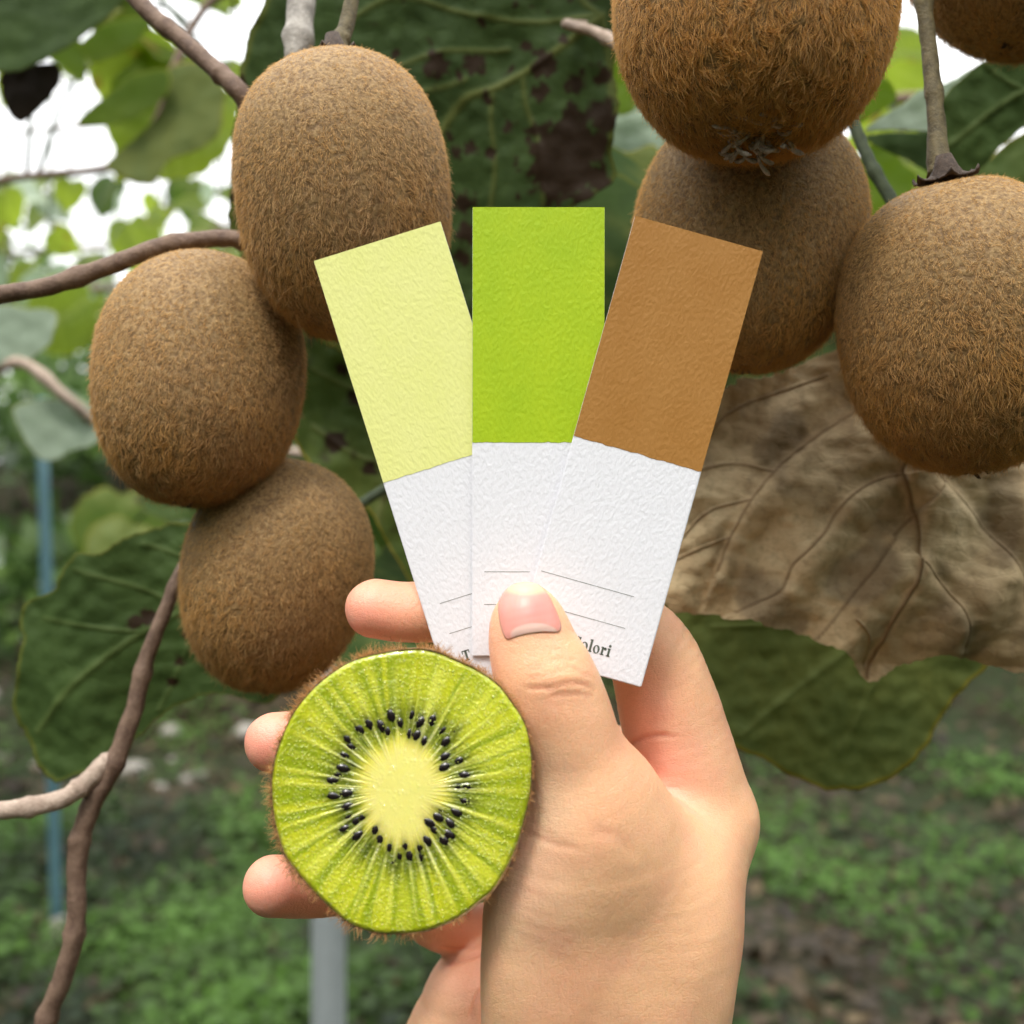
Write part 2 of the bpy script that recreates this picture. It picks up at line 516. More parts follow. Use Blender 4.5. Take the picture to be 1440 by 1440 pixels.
def m_varied(name, cols, transl=0.3, scale=7.0):
    """colour picked per place, for masses of small leaves"""
    m, nt, out = new_mat(name)
    at = N(nt, 'ShaderNodeAttribute', attribute_name='tint')
    sep = N(nt, 'ShaderNodeSeparateColor')
    nt.links.new(at.outputs['Color'], sep.inputs[0])
    k = len(cols)
    c = ramp(nt, sep.outputs[0], [(i / (k - 1), col) for i, col in enumerate(cols)])
    p = principled(nt, None, c, 0.6, None, spec=0.3)
    tr = N(nt, 'ShaderNodeBsdfTranslucent')
    nt.links.new(c, tr.inputs['Color'])
    ms = N(nt, 'ShaderNodeMixShader'); ms.inputs[0].default_value = transl
    nt.links.new(p.outputs[0], ms.inputs[1]); nt.links.new(tr.outputs[0], ms.inputs[2])
    nt.links.new(ms.outputs[0], out.inputs['Surface'])
    return m
M['weeds'] = m_varied('low_weeds', [(0.008, 0.018, 0.005, 1), (0.022, 0.042, 0.008, 1), (0.042, 0.088, 0.012, 1), (0.07, 0.15, 0.02, 1)])
M['litter'] = m_varied('fallen_leaves', [(0.018, 0.012, 0.006, 1), (0.045, 0.03, 0.013, 1), (0.085, 0.058, 0.026, 1), (0.17, 0.125, 0.06, 1)], 0.1)
M['far'] = m_varied('far_foliage', [(0.03, 0.06, 0.015, 1), (0.07, 0.13, 0.03, 1), (0.12, 0.2, 0.04, 1), (0.3, 0.36, 0.28, 1)], 0.45)

# ================================================================== GROUND
def gh(x, y):
    t = np.clip((y - 5.0) / 5.5, 0, 1)
    b = 1.75 * t * t * (3 - 2 * t) + 0.05 * np.clip(y - 10.5, 0, 1e9) ** 0.8
    w = 0.05 * np.sin(x * 1.3 + y * 0.7) + 0.04 * np.sin(x * 2.9 - y * 1.7 + 1.0)
    return b + w

def build_ground():
    xs = np.concatenate([np.linspace(-400, -20, 12), np.linspace(-19, 19, 150), np.linspace(20, 400, 12)])
    ys = np.concatenate([np.linspace(-300, -6, 10), np.linspace(-5, 16, 110), np.linspace(18, 500, 20)])
    X, Y = np.meshgrid(xs, ys)
    Z = gh(X, Y)
    v = np.stack([X, Y, Z], -1).reshape(-1, 3)
    nx = len(xs)
    i = np.arange(len(ys) - 1)[:, None] * nx + np.arange(nx - 1)[None]
    f = np.stack([i, i + 1, i + nx + 1, i + nx], -1).reshape(-1, 4)
    tag(mesh_obj('ground', v, f, M['ground']), kind='structure')
build_ground()

def leaf_cloud(name, centers, sizes, normals, tint, mat, seg=5):
    """many small cupped leaves joined in one mesh (uncountable mass)"""
    n = len(centers)
    nrm = normals / np.linalg.norm(normals, axis=1, keepdims=True)
    ref = RNG.normal(size=(n, 3))
    u = np.cross(nrm, ref); u /= np.linalg.norm(u, axis=1, keepdims=True)
    w = np.cross(nrm, u)
    # six outline points and a centre
    prof = [(-1.0, 0.0, 0.1), (-0.45, 0.62, 0.18), (0.35, 0.55, 0.12), (1.0, 0.0, -0.15), (0.35, -0.55, 0.12), (-0.45, -0.62, 0.18)]
    vs_ = [centers]
    for a, b, c in prof:
        j = 1 + RNG.uniform(-0.2, 0.2, (n, 1))
        vs_.append(centers + sizes[:, None] * 0.5 * (u * a * j + w * b * j + nrm * c))
    V = np.stack(vs_, 1).reshape(-1, 3)
    base = np.arange(n)[:, None] * 7
    fs = []
    for k in range(6):
        fs.append(np.concatenate([base, base + 1 + k, base + 1 + (k + 1) % 6], 1))
    Fc = np.stack(fs, 1).reshape(-1, 3)
    o = mesh_obj(name, V, Fc, mat)
    t = np.repeat(tint, 7)
    color_attr(o.data, 'tint', np.stack([t, t, t, np.ones_like(t)], 1))
    return o

def build_weeds():
    n = 120000
    y = RNG.uniform(2.2, 9.0, n)
    x = RNG.uniform(-1, 1, n) * (0.75 * y + 0.7)
    patch = np.array([mnoise.noise(Vector((a * 1.5, b * 1.5, 3.3))) for a, b in zip(x, y)])
    left = np.clip(0.9 - (x + 0.05) * 0.8, 0.15, 1)           # the green patch lies to the left
    keep = (patch + 0.55 * left * (y < 4.6)) > RNG.uniform(0.0, 0.95, n)
    x, y, patch = x[keep], y[keep], patch[keep]
    n = len(x)
    z = gh(x, y) + RNG.uniform(0.01, 0.10, n)
    nr = RNG.normal(size=(n, 3)) * 0.45 + np.array([0, -0.3, 1.0])
    t = np.clip(0.35 + patch * 1.3 + RNG.normal(0, 0.15, n), 0, 1)
    o = leaf_cloud('weeds', np.stack([x, y, z], 1), RNG.uniform(0.02, 0.055, n), nr, t, M['weeds'])
    tag(o, 'low green clover-like weeds covering the orchard ground', 'weeds', kind='stuff')
    n = 9000
    y = RNG.uniform(2.2, 10.5, n); x = RNG.uniform(-1, 1, n) * (0.6 * y + 0.4)
    z = gh(x, y) + RNG.uniform(0.005, 0.05, n)
    nr = RNG.normal(size=(n, 3)) * 0.35 + np.array([0, -0.2, 1.0])
    t = np.clip(RNG.beta(1.4, 3.4, n), 0, 1)
    o = leaf_cloud('fallen_leaves', np.stack([x, y, z], 1), RNG.uniform(0.03, 0.09, n), nr, t, M['litter'])
    tag(o, 'brown and buff fallen leaves scattered over the soil and bank', 'fallen leaves', kind='stuff')
build_weeds()

def build_far():
    n = 26000
    y = RNG.uniform(6.5, 14, n)
    x = RNG.uniform(-1, 1, n) * (0.62 * y + 1)
    elev = RNG.beta(1.2, 1.6, n)
    z0 = gh(x, y)
    top = CZ + y * (0.235 + 0.05 * np.sin(x * 1.1 + 2) + 0.03 * np.sin(x * 2.7))
    z = z0 + elev * np.clip(top - z0, 0.2, None)
    dens = np.array([mnoise.noise(Vector((a * 1.1, b * 0.4, c * 1.6))) for a, b, c in zip(x, y, z)])
    keep = dens > -0.12 + elev * 0.22
    x, y, z, dens = x[keep], y[keep], z[keep], dens[keep]
    n = len(x)
    t = np.clip(RNG.beta(1.5, 2.2, n) + 0.2 * (RNG.random(n) > 0.9), 0, 1)
    o = leaf_cloud('far_foliage', np.stack([x, y, z], 1), RNG.uniform(0.1, 0.24, n), RNG.normal(size=(n, 3)) + np.array([0, -0.6, 0.6]), t, M['far'])
    tag(o, 'mass of blurred orchard foliage above the bank behind everything', 'foliage', kind='stuff')
build_far()

def build_light_blockers():  # unseen ring of leaves, added so light comes mainly from above
    n = 15000
    th = RNG.uniform(math.radians(38), math.radians(322), n)
    rad = RNG.uniform(3.0, 6.5, n)
    x = np.sin(th) * rad; y = np.cos(th) * rad
    z = gh(x, y) + RNG.beta(1.2, 1.0, n) * (3.5 + 0.5 * np.sin(th * 5))
    t = np.clip(RNG.beta(1.5, 2.6, n), 0, 1)
    o = leaf_cloud('light_blocking_foliage', np.stack([x, y, z], 1), RNG.uniform(0.16, 0.32, n), RNG.normal(size=(n, 3)) + np.array([0, 0, 0.6]), t, M['far'])
    tag(o, 'unseen foliage added around and behind the viewer to block low sky light', 'foliage', kind='stuff')
build_light_blockers()

# stones on the bank
def build_stones():
    bm = bmesh.new()
    for k in range(36):
        y = random.uniform(5.0, 9); x = random.uniform(-1, -0.1) * (0.55 * y)
        s = random.uniform(0.03, 0.09)
        z = float(gh(np.array(x), np.array(y)))
        r = bmesh.ops.create_icosphere(bm, subdivisions=2, radius=s)
        for v in r['verts']:
            v.co *= 1 + 0.35 * mnoise.noise(v.co * 18 + Vector((k, 0, 0)))
            v.co.z *= 0.6
            v.co += Vector((x, y, z + s * 0.25))
    me = bpy.data.meshes.new('stones'); bm.to_mesh(me); bm.free()
    me.polygons.foreach_set('use_smooth', [True] * len(me.polygons))
    me.materials.append(M['stone'])
    o = bpy.data.objects.new('stones', me); COL.objects.link(o)
    tag(o, 'pale stones and clods strewn over the far soil', 'stones', kind='stuff')
build_stones()

# ================================================================== POLE AND STAKE
def build_posts():
    b = P(462, 1440, 1.5)
    root = empty('metal_pole', (b.x, b.y, 0))
    tag(root, 'round grey galvanised metal pole standing below the cut kiwifruit', 'pole')
    v, f = tube_geo([(b.x, b.y, -0.1 + 0.5 * i) for i in range(6)], [0.0235], 32)
    mesh_obj('shaft', v, f, M['steel'], root, loc=(b.x, b.y, 0))
    v, f = tube_geo([(b.x, b.y, 2.395), (b.x, b.y, 2.40), (b.x, b.y, 2.43), (b.x, b.y, 2.436)], [0.024, 0.0265, 0.0265, 0.018], 32)
    mesh_obj('cap', v, f, M['steel'], root, loc=(b.x, b.y, 2.39))
    v, f = tube_geo([(b.x, b.y, 0.0), (b.x, b.y, 0.03), (b.x, b.y, 0.05)], [0.06, 0.055, 0.03], 24)
    mesh_obj('footing', v, f, M['stone'], root, loc=(b.x, b.y, 0))
    lo, hi = P(82, 1330, 3.4), P(58, 560, 3.45)
    root = empty('garden_stake', lo)
    tag(root, 'thin faded blue stake standing upright at the left among weeds', 'stake')
    v, f = tube_geo(np.linspace(lo - Vector((0, 0, .1)), hi, 8), [0.018, 0.018, .017], 12)
    mesh_obj('shaft', v, f, M['blue'], root, loc=lo)
    v, f = tube_geo([lo + Vector((0, 0, z)) for z in (-0.03, 0.0, 0.05, 0.09)], [0.022, 0.036, 0.032, 0.019], 14)
    mesh_obj('foot_collar', v, f, M['stone'], root, loc=lo)
build_posts()

# ================================================================== LEAVES
def dist_poly(pts, poly):
    """distance of 2-D points to a polyline"""
    d = np.full(len(pts), 1e9)
    for a, b in zip(poly[:-1], poly[1:]):
        a = np.asarray(a, float); b = np.asarray(b, float)
        ab = b - a
        h = np.clip(((pts - a) @ ab) / (ab @ ab + 1e-12), 0, 1)
        d = np.minimum(d, np.linalg.norm(pts - a - h[:, None] * ab, axis=1))
    return d

def vnoise(pts, s, seed=0.0):
    return np.array([mnoise.noise(Vector((p[0] * s + seed, p[1] * s - seed, seed * 0.37))) for p in pts])

def inside_ok(c, pts): return True

def leaf_from_outline(name, outline, center, depth, mat, parent, veins=(), spots=(), dfn=None, vw=5.0,
                      rough_edge=3.0, nr=46, na=240, seed=0.0, thick=0.0003, vein_h=0.0006, mask_g=None, blotch=None):
    """outline, veins and spots as photo pixels at the given distance, surface height in metres along y"""
    o2 = catmull(outline, 12, closed=True)
    seg = np.linalg.norm(np.roll(o2, -1, 0) - o2, axis=1)
    cum = np.concatenate([[0], np.cumsum(seg)])
    o2c = np.vstack([o2, o2[:1]])
    s = np.linspace(0, cum[-1], na, endpoint=False)
    O = np.stack([np.interp(s, cum, o2c[:, 0]), np.interp(s, cum, o2c[:, 1])], 1)
    nv = np.array([mnoise.noise(Vector((p[0] * 0.035, p[1] * 0.035, seed))) for p in O]) + 0.5 * np.array([mnoise.noise(Vector((p[0] * 0.12, p[1] * 0.12, seed + 3))) for p in O])
    C = np.array(center, float)
    dirs = O - C; dirs /= np.linalg.norm(dirs, axis=1, keepdims=True)
    O = O + dirs * (nv * rough_edge)[:, None]
    ts = (np.arange(1, nr + 1) / nr) ** 0.85
    pts = np.concatenate([[C]] + [C + t * (O - C) for t in ts])
    tt = np.concatenate([[0]] + [np.full(na, t) for t in ts])
    vein = np.zeros(len(pts))
    for k, vv in enumerate(veins):
        vp = catmull([np.array(q[:2], float) for q in vv], 6)
        wmul = 1.0 if k == 0 else 0.65
        vein = np.maximum(vein, np.exp(-(dist_poly(pts, vp) / (vw * wmul)) ** 2) * (1.0 if k == 0 else 0.75))
    spot = np.zeros(len(pts))
    for (sx, sy, sr) in spots:
        d = np.hypot(pts[:, 0] - sx, pts[:, 1] - sy) + 0.45 * sr * vnoise(pts, 1.6 / sr * 1.0, sx)*1.6
        spot = np.maximum(spot, np.clip((sr - d) / (0.3 * sr) + 0.5, 0, 1))
    if blotch is not None: spot = np.maximum(spot, blotch(pts))
    y = depth + (dfn(pts) if dfn else 0) + 0.0022 * vnoise(pts, 0.012, seed + 9) + 0.0008 * vnoise(pts, 0.045, seed + 5) - vein * vein_h
    y = np.asarray(y) * np.ones(len(pts))
    # pixel at this distance: leaf keeps the outline of the reference plane
    W = np.stack([(pts[:, 0] - 720) / F * depth, y, CZ - (pts[:, 1] - 720) / F * depth], 1)
    f = []
    for k in range(na):
        f.append((0, 1 + (k + 1) % na, 1 + k))
    for r in range(nr - 1):
        a = 1 + r * na; b = a + na
        for k in range(na):
            k2 = (k + 1) % na
            f.append((a + k, a + k2, b + k2, b + k))
    o = mesh_obj(name, W, f, mat, parent, loc=tuple(W[0]))
    g = tt if mask_g is None else mask_g(pts)
    color_attr(o.data, 'mask', np.stack([vein, g, spot, np.ones_like(g)], 1))
    sm = o.modifiers.new('thickness', 'SOLIDIFY'); sm.thickness = thick
    return o

# generic kiwi leaf: round, heart-shaped base, toothed edge, pinnate veins
def generic_leaf_mesh(name, seed, nr=12, na=56, size=0.11):
    rnd = random.Random(seed)
    c = np.array([0.0, 0.45])
    O = []
    for k in range(na):
        th = 2 * math.pi * k / na
        x = 0.52 * math.sin(th) * (1 + 0.08 * math.sin(th * 2 + seed))
        y = 0.45 - 0.5 * math.cos(th)
        if abs(math.sin(th)) < 0.35 and math.cos(th) > 0: y += 0.12 * (1 - abs(math.sin(th)) / 0.35)
        if abs(math.sin(th)) < 0.3 and math.cos(th) < 0: y += 0.10 * (1 - abs(math.sin(th)) / 0.3)
        j = 1 + 0.03 * rnd.uniform(-1, 1)
        O.append(((x) * j, c[1] + (y - c[1]) * j))
    O = np.array(O)
    ts = np.arange(1, nr + 1) / nr
    pts = np.concatenate([[c]] + [c + t * (O - c) for t in ts])
    tt = np.concatenate([[0]] + [np.full(na, t) for t in ts])
    vein = np.exp(-(dist_poly(pts, [(0, 0.05), (0, 1.0)]) / 0.022) ** 2)
    for k in range(5):
        for sgn in (-1, 1):
            y0 = 0.1 + k * 0.15
            vein = np.maximum(vein, 0.7 * np.exp(-(dist_poly(pts, [(0, y0), (sgn * 0.25, y0 + 0.12), (sgn * 0.45, y0 + 0.3)]) / 0.016) ** 2))
    cup = rnd.uniform(-0.35, 0.35); fold = rnd.uniform(0.05, 0.35); droop = rnd.uniform(0.1, 0.5)
    z = cup * pts[:, 0] ** 2 + fold * np.abs(pts[:, 0]) - droop * (pts[:, 1]) ** 2 + 0.05 * vnoise(pts, 3.5, seed)
    spot = np.clip((vnoise(pts, 4, seed + 40) - 0.33) * 8, 0, 1) * (rnd.random() < 0.4)
    W = np.stack([pts[:, 0], pts[:, 1], z], 1) * size
    f = [(0, 1 + k, 1 + (k + 1) % na) for k in range(na)]
    for r in range(nr - 1):
        a = 1 + r * na; b = a + na
        for k in range(na):
            k2 = (k + 1) % na
            f.append((a + k, b + k, b + k2, a + k2))
    me = bpy.data.meshes.new(name)
    me.from_pydata([tuple(p) for p in W], [], f)
    me.polygons.foreach_set('use_smooth', [True] * len(me.polygons))
    color_attr(me, 'mask', np.stack([vein, tt, spot, np.ones_like(tt)], 1))
    return me
GEN = [generic_leaf_mesh('leaf', s) for s in range(6)]
GENMAT = {}
for key in ('leaf_dark', 'leaf_mid', 'leaf_bright', 'leaf_pale', 'leaf_yellowing'):
    lst = []
    for g in GEN:
        c = g.copy(); c.materials.clear(); c.materials.append(M[key]); lst.append(c)
    GENMAT[key] = lst

def gleaf(parent, pos, normal, up, size, key, variant=None, label=None):
    """a generic leaf hanging at pos, surface facing normal, tip towards up"""
    me = GENMAT[key][variant if variant is not None else random.randrange(6)]
    o = bpy.data.objects.new('leaf', me)
    COL.objects.link(o)
    n = Vector(normal).normalized()
    y = Vector(up); y = (y - n * y.dot(n)).normalized()
    x = y.cross(n)
    m = Matrix((x, y, n)).transposed().to_4x4()
    o.rotation_euler = m.to_euler()
    o.scale = (size / 0.11,) * 3
    o.parent = parent
    o.location = Vector(pos) - Vector(parent.location)
    if label: o['label'] = label
    return o

# ---------------- vine with the large leaf in the middle
vc = empty('kiwi_vine', P(845, 35, 0.36))
tag(vc, 'vine with the large dark holed leaf and grey stem between the upper fruits', 'vine')
def blot(pts):
    # dead brown patch near the lower right of the leaf
    e = np.hypot((pts[:, 0] - 795) / 62, (pts[:, 1] - 225) / 70)
    n_ = vnoise(pts, 0.05, 4.0) * 0.75 + vnoise(pts, 0.13, 8.0) * 0.4
    b = np.clip((1.0 - e - n_ * 0.8) * 7, 0, 1)
    m_ = np.clip((vnoise(pts, 0.055, 21.0) - 0.42) * 9, 0, 1)
    return np.maximum(b, m_)
leaf_from_outline('leaf', [(868, -70), (874, 20), (863, 90), (870, 150), (862, 205), (864, 250), (828, 276), (790, 300), (760, 380), (705, 470), (610, 510),
                           (500, 500), (390, 430), (318, 330), (316, 250), (326, 170), (336, 90), (362, 30), (410, -50), (560, -150), (740, -150)],
                  (640, 160), 0.36, M['leaf_dark'], vc,
                  veins=[[(845, 35), (770, 80), (700, 115), (640, 150), (560, 300), (530, 420)],
                         [(845, 35), (740, 30), (650, 20), (560, 12), (500, 35)], [(845, 35), (820, 15), (800, -20), (780, -80)],
                         [(715, 65), (650, 70), (600, 85), (540, 110)], [(735, 97), (740, 140), (760, 200), (765, 280)],
                         [(693, 118), (690, 160), (695, 230), (680, 330)], [(655, 110), (610, 128), (560, 140), (480, 150), (400, 140)],
                         [(600, 230), (540, 240), (460, 250), (380, 240)], [(845, 35), (855, 100), (858, 200)]],
                  spots=[(613, 97, 17), (668, 86, 15), (765, 87, 17), (810, 118, 14), (850, 110, 11), (760, 125, 12), (848, 165, 22), (651, 275, 14), (660, 200, 10), (690, 205, 8), (642, 205, 9), (655, 315, 16), (648, 350, 12)],
                  dfn=lambda p: 0.00004 * (p[:, 1] - 100) + 0.004 * np.sin(p[:, 0] * 0.02), vw=5.5, nr=90, na=420, seed=2.0, blotch=blot, rough_edge=5)
tube('petiole', [P(845, 35, 0.358), P(800, 38, .352), P(850, 55, 0.345), P(890, 78, 0.335), P(960, 60, 0.33)][0:1] + [P(795, 34, .350), P(835, 45, 0.345), P(875, 68, 0.34), P(960, 130, 0.335)],
     [0.0011, 0.0015, 0.0019, 0.0022], M['bark_pale'], vc)
tube('stem', [P(437, -160, 0.30), P(428, -40, 0.298), P(423, 20, 0.295), P(418, 90, 0.292), P(430, 160, 0.3)], [0.0042, 0.0038, 0.0034, 0.0032], M['bark_grey'], vc, ns=20, bump=0.15)
tube('stem', [P(437, -160, 0.30), P(640, -190, 0.31), P(960, -150, .35), P(1300, -160, 0.36)], [0.004, 0.0036, 0.004], M['bark_grey'], vc, ns=14)
tube('petiole', [P(1000, -150, .35), P(960, 0, 0.345), P(960, 130, 0.335)], [0.0022, 0.002], M['bark_pale'], vc)
# smaller yellowing leaf below it, partly behind the pale card
leaf_from_outline('leaf', [(408, 470), (500, 440), (600, 470), (700, 560), (720, 700), (690, 820), (610, 850), (560, 790), (520, 720), (470, 680), (425, 640), (395, 560)],
                  (560, 620), 0.40, M['leaf_yellowing'], vc, veins=[[(700, 500), (600, 600), (540, 700), (530, 760)], [(600, 600), (520, 560), (440, 520)], [(570, 660), (500, 640), (440, 600)]],
                  spots=[(500, 560, 12), (470, 620, 16), (520, 660, 10), (545, 610, 9), (480, 520, 8)], seed=5.0, nr=60, na=280,
                  blotch=lambda p: np.clip((vnoise(p, 0.04, 31.0) - 0.35) * 6, 0, 1) * 0.6)['label'] = 'mottled yellowing green leaf'
tube('petiole', [P(700, 500, 0.40), P(760, 430, 0.39), P(800, 250, 0.385), P(870, -150, .35)], [0.001, 0.0015, 0.002], M['green_twig'], vc)
gleaf(vc, P(620, 900, 0.43), (0.1, -1, 0.3), (-0.2, 0.2, 1), 0.05, 'leaf_dark')
gleaf(vc, P(770, 250, 0.42), (0.1, -1, 0.2), (0.1, 0, -1), 0.10, 'leaf_dark')
gleaf(vc, P(900, 200, 0.45), (0.2, -1, 0.3), (0.2, 0, -1), 0.12, 'leaf_dark')
gleaf(vc, P(650, 420, 0.45), (-0.1, -1, 0.2), (0.1, 0, -1), 0.12, 'leaf_dark')

# ---------------- left vine: two brown shoots
va = empty('kiwi_vine', P(-60, 425, 0.29))
tag(va, 'vine of brown shoots crossing the bright upper left behind the fruits', 'vine')
tube('shoot', [P(-80, 425, 0.285), P(0, 414, 0.285), P(70, 402, 0.286), P(150, 375, 0.288), P(230, 346, 0.29), P(300, 336, 0.292), P(345, 340, 0.295), P(420, 370, 0.305)],
     [0.0023, 0.0024, 0.0023, 0.0022], M['bark_brown'], va, ns=18, bump=0.1)
tube('shoot', [P(150, -60, 0.30), P(200, 8, 0.298), P(255, 55, 0.296), P(300, 95, 0.294), P(330, 122, 0.292), P(350, 150, 0.294), P(380, 220, 0.305)],
     [0.0024, 0.0023, 0.0024, 0.0026, 0.0026], M['bark_brown'], va, ns=18, bump=0.12, seed=3)
tube('shoot', [P(150, -60, 0.30), P(40, -190, 0.3), P(-120, -60, 0.3), P(-180, 250, 0.29), P(-80, 425, 0.285)], [0.0024, 0.003, 0.0024], M['bark_brown'], va)

# ---------------- lower left vine: forked shoot with the wavy leaf
vb = empty('kiwi_vine', P(60, 1500, 0.30))
tag(vb, 'vine of forked pale brown shoots with broad dark leaf at lower left', 'vine')
tube('shoot', [P(40, 1520, 0.30), P(66, 1430, 0.30), P(90, 1370, 0.30), P(108, 1290, 0.301), P(108, 1210, 0.302), P(125, 1140, 0.303), P(158, 1078, 0.304), P(185, 1010, 0.306), P(205, 930, 0.308), P(232, 860, 0.31), P(262, 790, 0.314), P(320, 700, .325)],
     [0.0027, 0.0026, 0.0025, 0.0027, 0.0028, 0.0026, 0.0022, 0.0018, 0.0017], M['bark_brown'], vb, ns=20, bump=0.16, seed=5)
tube('shoot', [P(-60, 1146, 0.29), P(0, 1140, 0.292), P(50, 1133, 0.295), P(95, 1120, 0.298), P(125, 1095, 0.301), P(148, 1074, 0.3035), P(165, 1062, 0.305)],
     [0.0024, 0.0025, 0.0026, 0.0024, 0.0026, 0.002], M['bark_pale'], vb, ns=20, bump=0.12, seed=8)
leaf_from_outline('leaf', [(255, 737), (215, 742), (178, 755), (150, 777), (115, 780), (85, 808), (74, 830), (30, 850), (22, 872), (27, 905), (18, 960), (14, 1000), (38, 1050), (72, 1100),
                           (130, 1080), (190, 1040), (250, 990), (320, 975), (380, 985), (420, 900), (400, 800), (330, 750)],
                  (215, 890), 0.35, M['leaf_faint_vein'], vb, veins=[[(400, 800), (300, 840), (200, 890), (110, 960), (50, 1030)], [(330, 830), (270, 790), (200, 765)], [(260, 860), (200, 830), (110, 800)],
                                                               [(200, 890), (130, 880), (60, 870)], [(280, 850), (260, 920), (220, 1000)]],
                  spots=[(205, 868, 12), (190, 876, 9), (252, 930, 8), (265, 890, 8), (240, 960, 8)],
                  dfn=lambda p: 0.003 * np.sin(p[:, 0] * 0.03 + 1), seed=11.0, nr=70, na=320, rough_edge=6)
tube('petiole', [P(400, 800, 0.35), P(440, 770, 0.36), P(520, 700, 0.37), P(700, 600, .39)], [0.001, 0.0015, 0.002], M['green_twig'], vb)

# ---------------- right vine
vd = empty('kiwi_vine', P(1320, -100, 0.33))
tag(vd, 'vine with dark twig and dark green leaves behind the right fruits', 'vine')
tube('shoot', [P(1220, -200, 0.33), P(1300, -120, 0.33), P(1440, -60, 0.33), P(1700, -20, 0.33)], [0.004], M['bark_brown'], vd)
tube('twig', [P(1180, -120, 0.32), P(1180, 60, 0.318), P(1190, 140, 0.315), P(1205, 185, 0.313), P(1225, 232, 0.31), P(1250, 275, 0.307), P(1262, 300, .306)], [0.0018, 0.0018, 0.0017, 0.0019], M['green_twig'], vd)
leaf_from_outline('leaf', [(1460, 70), (1420, 80), (1384, 90), (1350, 112), (1325, 140), (1322, 180), (1335, 215), (1350, 238), (1384, 232), (1420, 195), (1470, 165), (1560, 160), (1600, 100), (1540, 60)],
                  (1400, 150), 0.37, M['leaf_faint_vein'], vd, veins=[[(1560, 110), (1440, 130), (1340, 200)], [(1440, 130), (1400, 110), (1380, 95)]], dfn=lambda p: 0.00005 * (p[:, 1] - 150), seed=14.0)
leaf_from_outline('leaf', [(1216, 184), (1240, 164), (1265, 148), (1290, 130), (1330, 118), (1380, 92), (1360, 150), (1330, 180), (1290, 183), (1250, 182)],
                  (1300, 155), 0.40, M['leaf_pale'], vd, seed=15.0, nr=20, na=120)['label'] = 'grey-green leaf seen from its pale underside'
leaf_from_outline('leaf', [(1215, 192), (1260, 186), (1320, 185), (1360, 195), (1370, 240), (1320, 250), (1275, 225), (1240, 210)],
                  (1300, 215), 0.41, M['leaf_dark'], vd, seed=16.0, nr=20, na=120)
leaf_from_outline('leaf', [(1180, 165), (1200, 120), (1236, 106), (1262, 135), (1240, 155), (1205, 175)],
                  (1220, 140), 0.45, M['leaf_bright'], vd, seed=17.0, nr=20, na=120)
leaf_from_outline('leaf', [(1205, 225), (1235, 200), (1270, 225), (1290, 250), (1270, 290), (1235, 330), (1200, 310)],
                  (1240, 260), 0.46, M['leaf_bright'], vd, seed=18.0, nr=20, na=120)
leaf_from_outline('leaf', [(1370, 245), (1400, 215), (1440, 185), (1520, 160), (1540, 300), (1440, 320), (1390, 290)],
                  (1440, 250), 0.44, M['leaf_yellowing'], vd, seed=19.0, nr=20, na=120)
# broad round leaf under the dried one
leaf_from_outline('leaf', [(905, 820), (925, 930), (975, 1010), (1020, 1042), (1070, 1066), (1120, 1095), (1180, 1112), (1240, 1104), (1285, 1075), (1312, 1045), (1335, 1005), (1370, 965), (1400, 930), (1380, 830), (1250, 760), (1050, 740)],
                  (1150, 900), 0.36, M['leaf_mid'], vd, veins=[[(1370, 780), (1250, 870), (1130, 960), (1040, 1030)], [(1250, 870), (1230, 960), (1180, 1060)], [(1200, 905), (1120, 880), (1000, 880)]],
                  dfn=lambda p: 0.00002 * (p[:, 0] - 1150), seed=22.0, nr=60, na=300)
tube('petiole', [P(1370, 780, 0.362), P(1450, 700, 0.36), P(1560, 500, 0.35), P(1600, 200, 0.34), P(1500, -40, .33)], [0.0012, 0.0018, 0.0022], M['green_twig'], vd)
gleaf(vd, P(1330, 600, 0.40), (0.0, -1, 0.1), (0.1, 0, -1), 0.09, 'leaf_dark')
gleaf(vd, P(1000, 380, 0.42), (0.0, -1, 0.1), (0.3, 0, -1), 0.11, 'leaf_dark')
gleaf(vd, P(1230, 400, 0.42), (0.1, -1, 0.2), (-0.3, 0, -1), 0.10, 'leaf_dark')

# ================================================================== DRIED LEAF
DV = [[(1330, 560), (1290, 620), (1267, 667), (1280, 711), (1282, 764), (1271, 818), (1253, 871), (1238, 962)],
      [(1290, 540), (1209, 580), (1129, 631), (1093, 662), (1058, 702), (1031, 756), (1013, 804)],
      [(1267, 667), (1231, 676), (1187, 702), (1156, 747), (1116, 791), (1098, 831), (1040, 862)],
      [(1281, 725), (1249, 764), (1218, 809), (1187, 853), (1156, 903)],
      [(1284, 787), (1324, 831), (1347, 867), (1362, 925)],
      [(1300, 640), (1324, 680), (1369, 729), (1413, 787), (1445, 860)],
      [(1180, 520), (1049, 569), (1004, 618), (960, 700)], [(1058, 702), (1000, 720), (950, 770)], [(1031, 756), (980, 775), (930, 800)],
      [(1200, 870), (1225, 900), (1236, 950)], [(1093, 662), (1040, 650), (985, 660)]]
def signed_poly(p, poly):
    best = np.full(len(p), 1e9); sg = np.zeros(len(p))
    for a, b in zip(poly[:-1], poly[1:]):
        ab = b - a
        h = np.clip(((p - a) @ ab) / (ab @ ab + 1e-12), 0, 1)
        q = p - a - h[:, None] * ab
        dd = np.linalg.norm(q, axis=1)
        cr = ab[0] * (p[:, 1] - a[1]) - ab[1] * (p[:, 0] - a[0])
        m = dd < best
        best[m] = dd[m]; sg[m] = np.sign(cr[m])
    return best * sg
